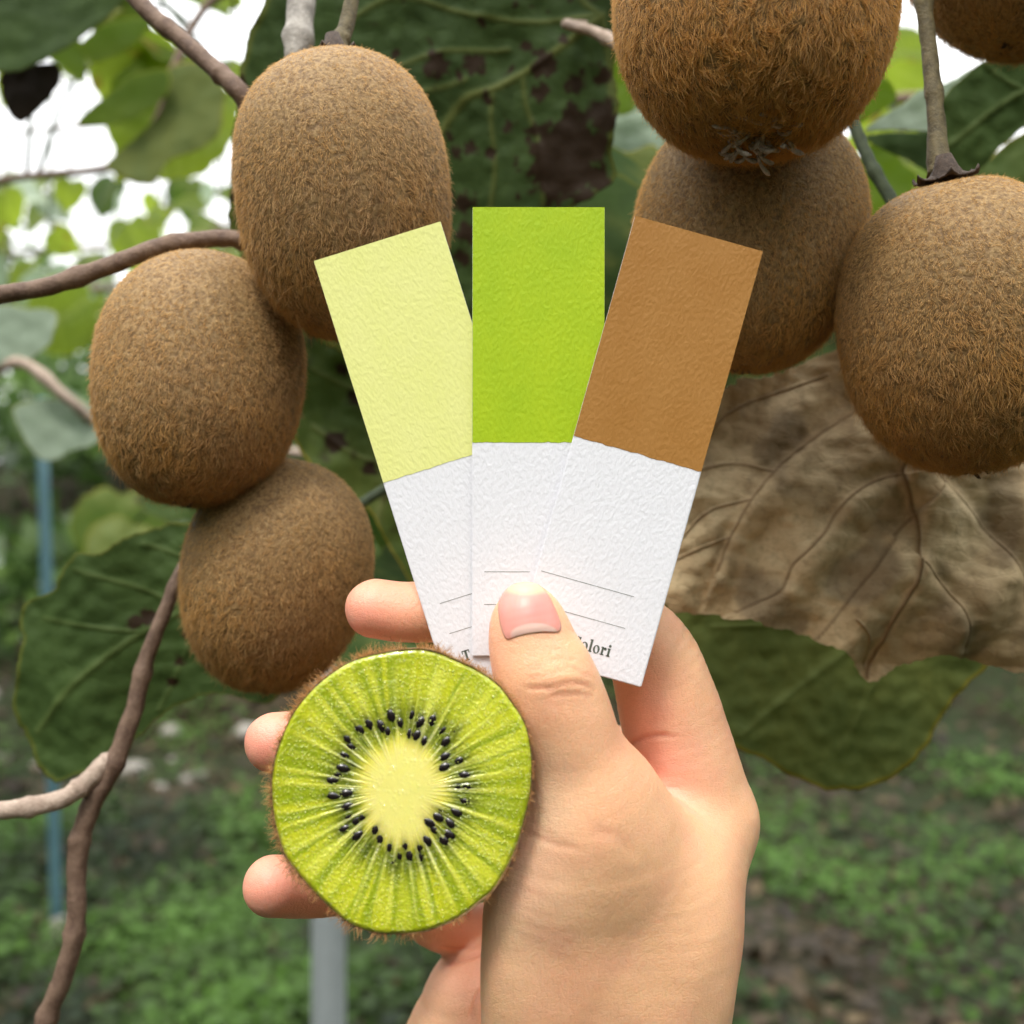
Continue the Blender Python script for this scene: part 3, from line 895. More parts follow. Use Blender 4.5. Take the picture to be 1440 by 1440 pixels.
def dry_h(p):
    pl = np.zeros(len(p))
    for v, a_ in ((DV[1], 1.0), (DV[2], 1.0), (DV[3], 0.8), (DV[0], 0.6), (DV[4], -0.8), (DV[5], -0.8)):
        sd_ = signed_poly(p, catmull(v, 5))
        pl += a_ * np.tanh(sd_ / 9.0) * np.exp(-np.abs(sd_) / 45.0)
    return dry_base(p) + 0.0026 * pl
def dry_base(p):
    dmin = np.full(len(p), 1e9)
    for v in DV[:9]:
        dmin = np.minimum(dmin, dist_poly(p, catmull(v, 5)))
    cushion = 1 - np.exp(-(dmin / 16.0) ** 1.3)
    side = np.zeros(len(p))
    # the blade steps down towards each side vein
    ridg = vnoise(p, 0.008, 2.0)
    ridg2 = vnoise(p, 0.022, 7.0)
    fine = vnoise(np.stack([p[:, 0] * 0.6 + p[:, 1] * 0.25, p[:, 1] * 1.7 - p[:, 0] * 0.5], 1), 0.045, 12.0)
    low = np.clip((p[:, 1] - 820) / 120, 0, 1)
    curl = 0.010 * low ** 2 - 0.00002 * (p[:, 0] - 1200)
    saw = 0.0020 * np.sin((p[:, 0] * 0.8 + p[:, 1] * 0.55) * 0.055)
    return -0.0012 * cushion + 0.0045 * ridg + 0.0012 * ridg2 + 0.0003 * fine + curl + saw + 0.0035 * np.clip((700 - p[:, 1]) / 200, 0, 1) * 3
def dry_dark(p):
    """old dark stains of the dead leaf"""
    return np.clip((vnoise(p, 0.016, 50.0) - 0.22) * 2.2, 0, 0.45)
dl = leaf_from_outline('dried_leaf', [(1000, 560), (1040, 535), (1100, 520), (1150, 505), (1190, 488), (1240, 480), (1330, 500), (1440, 540), (1510, 650), (1530, 800), (1510, 945), (1445, 948), (1400, 940), (1355, 926),
                                (1318, 926), (1275, 942), (1256, 960), (1240, 968), (1222, 948), (1200, 922), (1182, 910), (1150, 906), (1110, 890), (1070, 876), (1030, 872), (985, 868), (940, 856), (912, 832),
                                (918, 795), (940, 740), (955, 690), (975, 620)],
                       (1200, 740), 0.291, M['dry'], None, veins=DV, dfn=dry_h, vw=2.1, nr=190, na=760, seed=30.0, rough_edge=9, vein_h=0.0010, thick=0.0002, mask_g=dry_dark)
tag(dl, 'large crumpled dried brown leaf hanging under the right fruit', 'dried leaf')

# ================================================================== BACKGROUND VINES
def bg_vine(label, path_px, leaves, r=0.006, bark='bark_brown'):
    """a shoot with leaves, further off. leaves: (px, py, depth, size, key)"""
    pts = [P(*q) for q in path_px]
    root = empty('kiwi_vine', pts[0])
    tag(root, label, 'vine', 'blurred vines in the background')
    tube('shoot', pts, [r, r * 0.8], M[bark], root, ns=8)
    path = catmull(pts, 10)
    for i, (px, py, d, s, key) in enumerate(leaves):
        pos = P(px, py, d)
        n = Vector((random.uniform(-0.5, 0.5), random.uniform(-1, -0.4), random.uniform(-0.1, 0.9)))
        up = Vector((random.uniform(-1, 1), random.uniform(-0.3, 0.3), random.uniform(-1.0, 0.25)))
        gleaf(root, pos, n, up, s, key)
        j = np.argmin(np.linalg.norm(path - np.array(pos), axis=1))
        q = Vector(path[j])
        if (q - pos).length < 0.16 * max(1.0, d / 1.2):
            tube('petiole', [pos, (pos + q) / 2 + Vector((0, 0, 0.02)), q], [0.0015, 0.002], M['green_twig'], root, n=4, ns=6, bump=0)
    return root

def rl(n, x0, x1, y0, y1, d0, d1, s0, s1, keys):
    return [(random.uniform(x0, x1), random.uniform(y0, y1), random.uniform(d0, d1), random.uniform(s0, s1), random.choice(keys)) for _ in range(n)]
# near-blurred leaves against the bright sky, upper left
bg_vine('blurred vine with large bright backlit leaves in the upper left', [(430, -60, 0.85), (300, 0, 0.85), (245, 95, 0.84), (225, 160, 0.84), (190, 215, 0.84), (140, 238, 0.85), (0, 255, .9), (-60, 300, 0.9)],
        [(250, 90, 0.86, 0.085, 'leaf_bright'), (300, 110, 0.88, 0.10, 'leaf_bright'), (190, 40, 0.86, 0.07, 'leaf_bright'), (150, 20, 0.9, 0.06, 'leaf_yellowing'),
         (330, 20, 0.9, 0.07, 'leaf_bright'), (240, 200, 0.9, 0.05, 'leaf_bright'), (130, 90, 0.92, 0.05, 'leaf_bright'), (60, 0, 0.9, 0.08, 'leaf_mid')], 0.0035, 'bark_brown')
bg_vine('blurred vine with a dark leaf filling the top left corner', [(-80, -120, 0.55), (60, -80, 0.55), (180, -60, 0.55)],
        [], 0.003)
vtl = bpy.data.objects['kiwi_vine.005'] if 'kiwi_vine.005' in bpy.data.objects else None
def child_leaf(root, outline, center, d, key, seed, **kw):
    return leaf_from_outline('leaf', outline, center, d, M[key], root, seed=seed, nr=24, na=140, **kw)
roots = [o for o in bpy.data.objects if o.name.startswith('kiwi_vine')]
for ol, ce, dd, key, sd_ in [([(850, 60), (885, 60), (905, 125), (885, 158), (850, 150)], (872, 110), 0.50, 'leaf_bright', 61.0),
                             ([(846, 142), (890, 136), (938, 180), (925, 215), (880, 222), (846, 212)], (885, 180), 0.52, 'leaf_pale', 62.0),
                             ([(835, 206), (880, 214), (925, 208), (915, 300), (870, 330), (830, 300)], (875, 255), 0.50, 'leaf_mid', 63.0)]:
    child_leaf(vc, ol, ce, dd, key, sd_)
vtl = [o for o in roots if 'top left corner' in o['label']][0]
child_leaf(vtl, [(-60, -60), (80, -70), (190, -30), (165, 10), (130, 40), (80, 75), (40, 95), (0, 100), (-60, 90)], (40, 20), 0.55, 'leaf_dark', 41.0)
child_leaf(vtl, [(0, 105), (40, 92), (80, 90), (85, 115), (60, 150), (30, 172), (8, 150)], (40, 125), 0.57, 'leaf_dark', 42.0,
           blotch=lambda p: np.ones(len(p)))['label'] = 'withered dark brown leaf'
vt2 = [o for o in roots if 'bright backlit' in o['label']][0]
child_leaf(vt2, [(235, 100), (280, 85), (312, 110), (312, 180), (290, 205), (240, 225), (215, 260), (185, 255), (150, 235), (170, 210), (195, 190), (230, 150)], (250, 160), 0.83, 'leaf_mid', 43.0)
child_leaf(vt2, [(110, 172), (130, 150), (160, 125), (190, 105), (232, 97), (235, 130), (200, 160), (150, 178)], (180, 140), 0.82, 'leaf_bright', 44.0)
child_leaf(vt2, [(115, 60), (160, 30), (210, 25), (205, 45), (170, 75), (130, 85)], (165, 55), 0.84, 'leaf_bright', 45.0)
child_leaf(vt2, [(70, 80), (110, 55), (120, 80), (118, 115), (90, 95)], (100, 85), 0.86, 'leaf_bright', 46.0)
bg_vine('blurred vine with pale leaf undersides at the left edge', [(-60, 640, 0.75), (-20, 540, 0.75), (30, 510, 0.74), (95, 560, 0.74), (150, 600, 0.76), (260, 620, 0.8), (450, 640, .85)],
        [], 0.0042, 'bark_pale')
vpl = [o for o in bpy.data.objects if o.name.startswith('kiwi_vine') and 'pale leaf undersides' in o['label']][0]
child_leaf(vpl, [(-60, 430), (30, 432), (78, 440), (70, 480), (40, 505), (0, 512), (-60, 505)], (10, 470), 0.74, 'leaf_pale', 47.0)
child_leaf(vpl, [(20, 575), (70, 562), (130, 568), (150, 600), (130, 625), (100, 635), (65, 648), (40, 625)], (85, 600), 0.75, 'leaf_pale', 48.0)
for k, (lbl, yy, dd, nn, x0, x1, y0, y1) in enumerate([
        ('blurred vine of mixed leaves low in the bright upper left', 420, 2.0, 22, -40, 360, 300, 480),
        ('blurred vine along the wire behind the leftmost fruit', 360, 2.8, 26, -40, 380, 250, 430),
        ('blurred far vine reaching across the middle behind the cards', 300, 2.4, 40, 400, 1100, 100, 700),
        ('blurred vine of small yellow green leaves scattered over the white sky', 190, 1.5, 20, -30, 350, 40, 340),
        ('blurred vine of bright leaves in the upper right gap', 150, 1.3, 16, 1180, 1460, 30, 330)]):
    keys = ['leaf_bright', 'leaf_mid', 'leaf_pale', 'leaf_bright', 'leaf_dark'] if k != 2 else ['leaf_mid', 'leaf_dark', 'leaf_dark']
    if k >= 3: keys = ['leaf_bright', 'leaf_mid', 'leaf_bright']
    bg_vine(lbl, [(x0 - 100, yy + 20, dd), ((x0 + x1) / 2, yy - 15, dd), (x1 + 100, yy + 10, dd)], rl(nn, x0, x1, y0, y1, dd * 0.9, dd * 1.15, (0.035 if k == 3 else 0.08), (0.07 if k == 3 else 0.13), keys), (0.003 if k == 3 else 0.006))
bg_vine('blurred dark vine behind the lower left leaf and lowest fruit', [(300, 560, 1.2), (420, 720, 1.2), (700, 700, 1.2)],
        rl(16, 150, 640, 660, 900, 1.0, 1.3, 0.07, 0.11, ['leaf_dark', 'leaf_mid', 'leaf_dark']), 0.006)

# ================================================================== KIWIFRUITS
def surf_points(n, a, c, seed, e=2.25):
    rng = np.random.default_rng(seed)
    # area-uniform enough: sphere directions, mapped on a slightly square ellipsoid
    v = rng.normal(size=(n, 3)); v /= np.linalg.norm(v, axis=1, keepdims=True)
    return kiwi_map(v, a, c, seed, e)

def kiwi_map(v, a, c, seed, e=2.25):
    e = (2.15, 2.35, 2.25, 2.1, 2.3, 2.2, 2.15)[int(seed) % 7]
    rxy = np.hypot(v[:, 0], v[:, 1]) + 1e-9
    s = (rxy ** e + np.abs(v[:, 2]) ** e) ** (-1.0 / e)
    lump = 1 + 0.018 * np.sin(v[:, 0] * 3.1 + seed) + 0.014 * np.sin(v[:, 1] * 4.0 + seed * 2) + 0.012 * np.sin(v[:, 2] * 3.5 + v[:, 0] * 2 + seed)
    taper = 1 + 0.05 * v[:, 2]
    p = v * s[:, None] * lump[:, None]
    p[:, 0] *= a * taper; p[:, 1] *= a * taper; p[:, 2] *= c
    dimp = 0.05 * c * np.exp(-(rxy / 0.16) ** 2) * np.sign(v[:, 2])
    p[:, 2] -= dimp
    return p

def hair_obj(name, root_pts, nrm, length, tint, mat, parent, seed, droop, radius=0.00004, curl=0.35, npt=5, comb=(0, 0, -1), stand=0.55):
    """short curved hairs as a native curves object; coordinates local to the parent"""
    rng = np.random.default_rng(seed)
    n = len(root_pts)
    comb = np.asarray(comb, float)
    comb = comb * np.ones((n, 1))
    tang = comb - nrm * (nrm * comb).sum(1, keepdims=True)
    tl = np.linalg.norm(tang, axis=1, keepdims=True); tang /= np.maximum(tl, 0.15)
    rd = rng.normal(size=(n, 3)); rd -= nrm * (rd * nrm).sum(1, keepdims=True)
    d0 = nrm * stand + tang * droop + rd * curl
    d0 /= np.linalg.norm(d0, axis=1, keepdims=True)
    rd2 = rng.normal(size=(n, 3))
    bend = tang * 0.5 * droop + rd2 * curl - nrm * 0.12
    pts = np.zeros((n, npt, 3))
    pts[:, 0] = root_pts - nrm * 0.0002
    d = d0.copy()
    step = (length / (npt - 1))[:, None]
    for i in range(1, npt):
        pts[:, i] = pts[:, i - 1] + d * step
        d = d + bend * 0.45
        d /= np.linalg.norm(d, axis=1, keepdims=True)
    cu = bpy.data.hair_curves.new(name)
    cu.add_curves([npt] * n)
    cu.points.foreach_set('position', pts.astype(np.float32).ravel())
    rr = np.tile(np.linspace(1.0, 0.35, npt), n) * radius
    ra = cu.attributes.get('radius') or cu.attributes.new('radius', 'FLOAT', 'POINT')
    ra.data.foreach_set('value', rr.astype(np.float32))
    ta = cu.attributes.new('tint', 'FLOAT_COLOR', 'POINT')
    tt = np.repeat(tint, npt, axis=0)
    ta.data.foreach_set('color', np.concatenate([tt, np.ones((len(tt), 1))], 1).astype(np.float32).ravel())
    cu.materials.append(mat)
    o = bpy.data.objects.new(name, cu)
    COL.objects.link(o)
    o.parent = parent
    o['kind'] = 'stuff'
    return o

def add_local(name, v, f, mat, parent, smooth=True):
    me = bpy.data.meshes.new(name)
    me.from_pydata([tuple(p) for p in v], [], [tuple(int(i) for i in q) for q in f])
    if smooth: me.polygons.foreach_set('use_smooth', [True] * len(me.polygons))
    me.materials.append(mat)
    o = bpy.data.objects.new(name, me); COL.objects.link(o); o.parent = parent
    return o

def sphere_dirs(nu=96, nv=64):
    V, Fc = [], []
    for j in range(nv + 1):
        ph = math.pi * j / nv
        for i in range(nu):
            th = 2 * math.pi * i / nu
            V.append((math.sin(ph) * math.cos(th), math.sin(ph) * math.sin(th), math.cos(ph)))
    for j in range(nv):
        for i in range(nu):
            i2 = (i + 1) % nu
            Fc.append((j * nu + i, (j + 1) * nu + i, (j + 1) * nu + i2, j * nu + i2))
    return np.array(V), Fc
SD, SF = sphere_dirs()

def curl_bits(parent, name, base, axis, n, r_base, length, mat, seed, rad=0.00035):
    """little curled dry threads at the blossom end, one part"""
    rnd = random.Random(seed)
    V, Fc = [], []
    ax = Vector(axis).normalized()
    for k in range(n):
        th = rnd.uniform(0, 2 * math.pi); rr = r_base * math.sqrt(rnd.random())
        e1 = ax.orthogonal().normalized(); e2 = ax.cross(e1)
        p = Vector(base) + (e1 * math.cos(th) + e2 * math.sin(th)) * rr
        out = (e1 * math.cos(th) + e2 * math.sin(th)) * (0.4 + 0.8 * rr / r_base)
        d = (ax + out * 1.1 + Vector((rnd.uniform(-.6, .6), rnd.uniform(-.6, .6), rnd.uniform(-.6, .6)))).normalized()
        bend = (e1 * rnd.uniform(-1, 1) + e2 * rnd.uniform(-1, 1) - ax * rnd.uniform(0.1, 0.9))
        L = length * rnd.uniform(0.6, 1.2)
        path = [p]
        for i in range(7):
            path.append(path[-1] + d * L / 7)
            d = (d + bend * 0.42).normalized()
        v, f = tube_geo(path, [rad, rad * 1.1, rad * 0.9, rad * 1.3, rad * 1.6, rad * 0.4], 6)
        off = len(V); V += v; Fc += [tuple(i + off for i in q) for q in f]
    return add_local(name, V, Fc, mat, parent)

def kiwi(px, py, d, rx, ry, tilt, label, seed, nh=62000, pitch=0.0, stalk=None, style=0, sepals=False, hair=1.0, warm=0.0):
    c0 = P(px, py, d)
    a = (rx - 5) * d / F; c = (ry - 5) * d / F
    root = empty('kiwifruit', c0)
    root.rotation_euler = (math.radians(pitch), math.radians(tilt), 0)
    tag(root, label, 'kiwifruit', 'kiwifruits hanging on the vine')
    V = kiwi_map(SD.copy(), a, c, seed)
    add_local('skin', V, SF, M['kiwi_skin'], root)
    rng = np.random.default_rng(seed)
    v = rng.normal(size=(nh, 3)); v /= np.linalg.norm(v, axis=1, keepdims=True)
    # clumps: pull roots a little to nearest of a coarse pattern (gives the speckled nap)
    p = kiwi_map(v, a, c, seed)
    h = 1e-3
    nrm = p / np.array([a * a, a * a, c * c]); nrm /= np.linalg.norm(nrm, axis=1, keepdims=True)
    zz = v[:, 2]
    length = hair * (0.0008 + 0.0011 * np.clip(0.45 - zz, 0, 1.2)) * rng.uniform(0.55, 1.2, nh) * np.where(rng.random(nh) < 0.10, 1.8, 1.0)
    cl = np.array([mnoise.noise(Vector(q * 420)) for q in p])
    cl2 = np.array([mnoise.noise(Vector(q * 70 + seed)) for q in p])
    keep = cl > -0.5
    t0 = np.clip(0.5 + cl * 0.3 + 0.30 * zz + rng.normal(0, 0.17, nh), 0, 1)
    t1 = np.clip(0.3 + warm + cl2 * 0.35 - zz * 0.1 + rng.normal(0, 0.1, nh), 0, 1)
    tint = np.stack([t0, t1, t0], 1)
    # clumps share a direction: bend the comb with noise
    # old scars and rubbed spots
    mat_ = np.array([mnoise.noise(Vector(q_ * 45 + np.array([seed * 5.0, 1, 2]))) for q_ in p])
    length = length * (1 + 0.35 * mat_)
    for _k in range(5):
        sdv = np.array([rng.uniform(-0.8, 0.8), -1.0, rng.uniform(-0.7, 0.8)]); sdv /= np.linalg.norm(sdv)
        sp = kiwi_map(sdv[None], a, c, seed)[0]
        q_ = p - sp
        dd = np.hypot(q_[:, 0] * rng.uniform(0.5, 1.2), q_[:, 2] * rng.uniform(0.8, 2.0)) + np.abs(cl) * 0.0006
        m_ = (dd < rng.uniform(0.0006, 0.0013)) & (np.abs(q_[:, 1]) < 0.01)
        tint[m_] = 0.0; length[m_] *= 0.45
    # tufts lean together: the combing direction wanders over the fruit
    q = p[keep]
    cw = np.array([mnoise.noise_vector(Vector(a_ * 330 + np.array([seed * 3.1, 0, 0]))) for a_ in q]) * 1.5 + np.array([mnoise.noise_vector(Vector(a_ * 1000)) for a_ in q]) * 0.9
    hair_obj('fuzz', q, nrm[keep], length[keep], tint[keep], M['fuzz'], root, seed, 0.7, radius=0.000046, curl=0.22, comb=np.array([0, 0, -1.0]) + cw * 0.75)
    if stalk:
        R = root.rotation_euler.to_matrix().inverted()
        pts = [R @ (P(*q) - c0) for q in stalk]
        path = catmull([np.array(q) for q in pts], 8)
        v_, f_ = tube_geo(path, [0.0021, 0.0018, 0.0019, 0.0028], 14, 0.15, seed)
        add_local('stalk', v_, f_, M['stalk'], root)
    if sepals:
        base = Vector((0, 0, c * 0.955))
        V2, F2 = tube_geo([(0, 0, c * 0.93), (0, 0, c * 0.955 + .001), (0, 0, c * 0.955 + .0035), (0, 0, c * .955 + .0065)], [0.0055, 0.0046, 0.0030, 0.0018], 12, 0.3, seed)
        for k in range(6):
            th = k * math.pi / 3 + 0.3
            o_ = Vector((math.cos(th), math.sin(th), 0)); s_ = Vector((-math.sin(th), math.cos(th), 0))
            off = len(V2)
            L, w = 0.0075, 0.0026
            prof = [(0.0, 0.5, 0.0033), (0.3, 1.0, 0.0018), (0.65, 0.9, 0.0007), (0.9, 0.5, 0.0009), (1.0, 0.1, 0.002)]
            for (t, ww, z) in prof:
                V2 += [base + o_ * L * t - s_ * w * ww + Vector((0, 0, z)), base + o_ * L * t + Vector((0, 0, z + 0.0006)), base + o_ * L * t + s_ * w * ww + Vector((0, 0, z))]
            for q in range(4):
                for m_ in (0, 1):
                    F2.append((off + q * 3 + m_, off + q * 3 + m_ + 1, off + q * 3 + 4 + m_, off + q * 3 + 3 + m_))
        o = add_local('calyx', V2, F2, M['sepal'], root)
        o.modifiers.new('t', 'SOLIDIFY').thickness = 0.0004
    if style:
        curl_bits(root, 'flower_remnant', (0, 0, -c * 0.96), (0, -0.35, -1), style + 24, 0.0062, 0.0052, M['style'], seed, 0.0004)
    else:
        curl_bits(root, 'flower_remnant', (0, 0, -c * 0.95), (0, 0, -1), 16, 0.0022, 0.003, M['sepal'], seed, 0.0003)
    return root

kiwi(483, 277, 0.262, 154, 198, -3, 'upper left hairy kiwifruit just behind the pale yellow card', 1, pitch=5, sepals=True,
     stalk=[(505, -120, 0.27), (497, -20, 0.268), (489, 30, 0.266), (478, 62, 0.264), (478, 92, 0.262)])
kiwi(284, 536, 0.278, 151, 183, 6, 'leftmost hairy kiwifruit hanging under the curved brown shoot', 2, pitch=-9)
kiwi(390, 809, 0.292, 136, 171, 12, 'lowest kiwifruit hanging above the cut half and the index fingertip', 3, pitch=4)
kiwi(1062, 8, 0.235, 196, 220, 3, 'kiwifruit at the top with curled dry flower threads underneath', 4, nh=115000, pitch=-19, style=46, hair=1.0, warm=0.4,
     stalk=[(1060, -420, 0.25), (1062, -300, 0.24), (1062, -195, 0.236)])
kiwi(1050, 340, 0.275, 163, 189, 4, 'shaded kiwifruit behind the brown card with another resting above it', 5, warm=0.2)
kiwi(1352, 460, 0.25, 171, 212, -9, 'kiwifruit cut by the right edge hanging from a stalk above dried leaf', 6, nh=80000, warm=0.2, pitch=7, sepals=True,
     stalk=[(1296, -60, 0.262), (1300, 10, 0.261), (1307, 70, 0.26), (1313, 130, 0.258), (1318, 190, 0.256), (1322, 248, 0.253)])
kiwi(1448, -125, 0.27, 185, 200, 8, 'kiwifruit barely showing in the top right corner', 7, nh=46000)

# ================================================================== CUT KIWI HALF
KX, KY, KD = 564, 1110, 0.198
OUT = [(533, 920), (564, 915), (594, 914), (620, 920), (643, 930), (667, 941), (689, 955), (705, 969), (718, 987), (731, 1006), (741, 1029), (747, 1069), (745, 1115), (736, 1155), (722, 1201), (697, 1248),
       (673, 1270), (643, 1292), (600, 1309), (563, 1313), (527, 1311), (493, 1299), (466, 1277), (441, 1253), (411, 1219), (397, 1196), (385, 1155), (381, 1112), (384, 1079),
       (395, 1042), (414, 1002), (444, 966), (481, 938), (508, 926)]
SEEDS = [(352, 520), (408, 475), (455, 452), (508, 462), (558, 420), (598, 450), (690, 445), (672, 510), (708, 533), (805, 538), (800, 605), (868, 622), (798, 653), (890, 688), (893, 808),
         (858, 862), (768, 880), (825, 908), (733, 908), (752, 940), (720, 990), (797, 990), (640, 1060), (592, 1065), (548, 1015), (505, 980), (484, 937), (430, 880), (400, 968), (342, 935),
         (352, 833), (348, 773), (288, 785), (286, 712), (338, 658), (342, 597), (850, 488), (790, 485), (745, 440), (683, 1020), (640, 500), (540, 490), (375, 560), (320, 690), (395, 900), (455, 1010), (570, 1090), (620, 1010), (860, 740), (905, 740), (780, 850), (820, 960), (690, 1060), (385, 640), (360, 880), (650, 410)]
def build_half():
    c0 = P(KX, KY, KD)
    root = empty('kiwi_half', c0)
    tag(root, 'halved kiwifruit held in the hand, green cut face with black seeds', 'kiwifruit')
    px2m = KD / F
    out = catmull(OUT, 10, closed=True)
    cc = np.array([KX, KY])
    ang = np.arctan2(-(out[:, 1] - KY), out[:, 0] - KX)
    rad = np.hypot(out[:, 0] - KX, out[:, 1] - KY)
    o = np.argsort(ang); ang, rad = ang[o], rad[o]
    def R(th):
        th = (th + np.pi) % (2 * np.pi) - np.pi
        return np.interp(th, ang, rad, period=2 * np.pi)
    # face
    nr, na = 210, 840
    TH = np.linspace(0, 2 * np.pi, na, endpoint=False)
    ts = np.concatenate([[0], (np.arange(1, nr + 1) / nr)])
    RR = ts[:, None] * R(TH)[None]
    TT = np.broadcast_to(TH, RR.shape)
    X = RR * np.cos(TT); Z = RR * np.sin(TT)
    rn = ts[:, None] * np.ones_like(TT)
    # core outline: rounded triangle, longer downwards
    core = 56 + 9 * np.sin(TT) ** 2 + 13 * np.clip(-np.sin(TT), 0, 1) ** 3 + 3 * np.sin(5 * TT + 1) - 5 * np.clip(-np.cos(TT), 0, 1)
    def n1(k, ph, s, rs=0.02):
        out_ = np.zeros(RR.shape)
        # smooth noise over angle, slowly changing with radius
        for i in range(RR.shape[0]):
            pass
        return out_
    rng = np.random.default_rng(5)
    # streak pattern: sum of angular noise tables blended over radius
    def tab(m):
        t = rng.normal(size=m); return t
    def lookup(t, th, shift=0):
        m = len(t); x = ((th / (2 * np.pi)) * m + shift) % m
        i = np.floor(x).astype(int); f_ = x - i; f_ = f_ * f_ * (3 - 2 * f_)
        return t[i % m] * (1 - f_) + t[(i + 1) % m] * f_
    wob = 0.02 * np.sin(RR * 0.05 + 3 * np.sin(TT * 7))
    st1 = lookup(tab(66), TT + wob); st2 = lookup(tab(150), TT + wob * 0.6); st3 = lookup(tab(340), TT - wob * 0.4) * np.clip(RR / 45, 0, 1)
    ray = np.clip(np.abs(st1) * 1.0, 0, 3)
    # rays at regular spacing (locule walls)
    K = 38
    phase = TT * K + 0.9 * lookup(tab(38), TT) * 1.6
    rays = np.clip(np.cos(phase), 0, 1) ** 3 * np.clip(0.65 + 0.35 * lookup(tab(38), TT), 0.1, 1.2)
    dc = (RR - core)
    outer = np.array(s2l((166, 178, 22))); mid = np.array(s2l((200, 204, 38))); lite = np.array(s2l((226, 230, 118)))
    dark = np.array(s2l((108, 124, 24))); cream = np.array(s2l((252, 240, 142))); white = np.array(s2l((236, 234, 184))); yel = np.array(s2l((240, 230, 96)))
    def mx(a, b, f_):
        f_ = np.clip(f_, 0, 1)[..., None]; return a * (1 - f_) + b * f_
    fine = rng.normal(size=RR.shape)
    C = np.ones(RR.shape + (3,)) * mid
    C = mx(C, np.array(s2l((216, 220, 66))), 0.5 + 0.35 * st1)
    C = mx(C, np.array(s2l((132, 158, 20))), np.clip(0.35 + 0.45 * st2 - rays, 0, 0.75) * np.clip((dc - 20) / 30, 0, 1))
    C = mx(C, outer, np.clip((rn - 0.86) * 6, 0, 1) * 0.8 + 0.15 * st2)
    # seed zone: green translucent locules, darker
    zone = np.exp(-((dc - 28) / 27.0) ** 2)
    C = mx(C, dark, zone * np.clip(0.85 - rays * 1.2 + 0.25 * st3, 0, 0.95))
    ext = np.clip(1 - (dc - 15) / 130, 0, 1) * np.clip(dc / 8, 0, 1)
    C = mx(C, lite, (0.5 * rays + 0.3 * np.clip(np.cos(phase), 0, 1)) * (0.08 + 0.8 * ext) * np.clip((0.95 - rn) * 12, 0, 1))
    C = mx(C, white, rays * np.exp(-((dc - 16) / 22.0) ** 2) * 0.8)
    C = mx(C, yel, np.clip((16 - dc + 4 * st2) / 18, 0, 1))
    C = mx(C, cream, np.clip((8 - dc + 3 * st3 * np.clip(RR / 40, 0, 1)) / 20, 0, 1) * 0.95)
    C = mx(C, white * 0.95, np.clip(st3 - 0.6, 0, 1) * np.exp(-((dc - 3) / 9.0) ** 2) * 0.5)
    for zx, zy in SEEDS:
        sxp = 380 + zx / 3.2725 - KX; syp = KY - (880 + zy / 3.2725)
        rr_ = math.hypot(sxp, syp); ux_, uy_ = sxp / rr_, syp / rr_
        al = (X - sxp) * ux_ + (Z - syp) * uy_; ac = -(X - sxp) * uy_ + (Z - syp) * ux_
        C = mx(C, np.array(s2l((84, 98, 24))), 0.8 * np.exp(-((al - 4) / 15.0) ** 2 - (ac / 5.5) ** 2))
    C *= (1 + 0.05 * fine)[..., None]
    # pale speckles, stronger in the outer part
    ns = np.zeros(RR.shape)
    Xf, Zf = X.ravel(), Z.ravel()
    ns = np.array([mnoise.noise(Vector((x * 0.30, z * 0.30, 1.7))) + 0.6 * mnoise.noise(Vector((x * 0.62, z * 0.62, 5.7))) for x, z in zip(Xf, Zf)]).reshape(RR.shape)
    speck = np.clip((ns - 0.28) * 4, 0, 1) * (0.35 + 0.65 * np.clip(rn * 1.4 - 0.4, 0, 1)) * (dc > 8)
    C = mx(C, lite * 1.02, speck * 0.35)
    # relief (m): granules, rays standing proud, sunken seed zone, rounded rim
    H = 0.00008 * ns * np.clip(dc / 12, 0, 1) + 0.00015 * rays * ext + 0.00008 * st3 * zone - 0.00016 * zone + 0.0001 * np.clip((10 - dc) / 50, 0, 1)
    H += -0.0005 * np.clip((rn - 0.965) / 0.035, 0, 1) ** 2
    H += 0.0003 * np.sin(TT * 3 + 1) * rn ** 2
    V = np.stack([X * px2m, -H, Z * px2m], -1).reshape(-1, 3)
    i = np.arange(nr)[:, None] * na + np.arange(na)[None]
    k2 = np.arange(nr)[:, None] * na + (np.arange(na)[None] + 1) % na
    Fq = np.stack([i, i + na, k2 + na, k2], -1).reshape(-1, 4)
    ob = mesh_obj('flesh', V, Fq, M['flesh'])
    ob.parent = root
    wetm = np.clip(0.3 + np.clip(dc / 30, 0, 1) * 0.9, 0, 1)
    color_attr(ob.data, 'tint', np.concatenate([C.reshape(-1, 3), wetm.reshape(-1, 1)], 1))
    me = ob.data
    # skin dome behind the face
    nj, ni = 40, 180
    th = np.linspace(0, 2 * np.pi, ni, endpoint=False)
    V, nrmv = [], []
    dep = 0.0215
    def dome(t, thv):
        # t 0 = rim, 1 = pole
        ph = t * np.pi / 2
        r = (R(thv) + 1.6) * px2m * np.cos(ph) ** 0.85
        return np.stack([r * np.cos(thv), 0.0003 + dep * np.sin(ph), r * np.sin(thv)], -1)
    for j in range(nj + 1):
        t = j / nj * 0.999
        V.append(dome(np.full(ni, t), th))
    V = np.concatenate([dome(np.zeros(ni), th) * np.array([0.985, 1, 0.985]) + np.array([0, 0.0004, 0])] + V)
    Fc = []
    for j in range(nj + 1):
        for k in range(ni):
            q = (k + 1) % ni
            Fc.append((j * ni + k, j * ni + q, (j + 1) * ni + q, (j + 1) * ni + k))
    add_local('skin', V, Fc, M['kiwi_skin'], root)
    # fuzz on the dome, dense near the rim
    nh = 15000
    t = rng.random(nh) ** 1.6 * 0.97; tv = rng.uniform(0, 2 * np.pi, nh)
    p = dome(t, tv)
    e = 1e-3
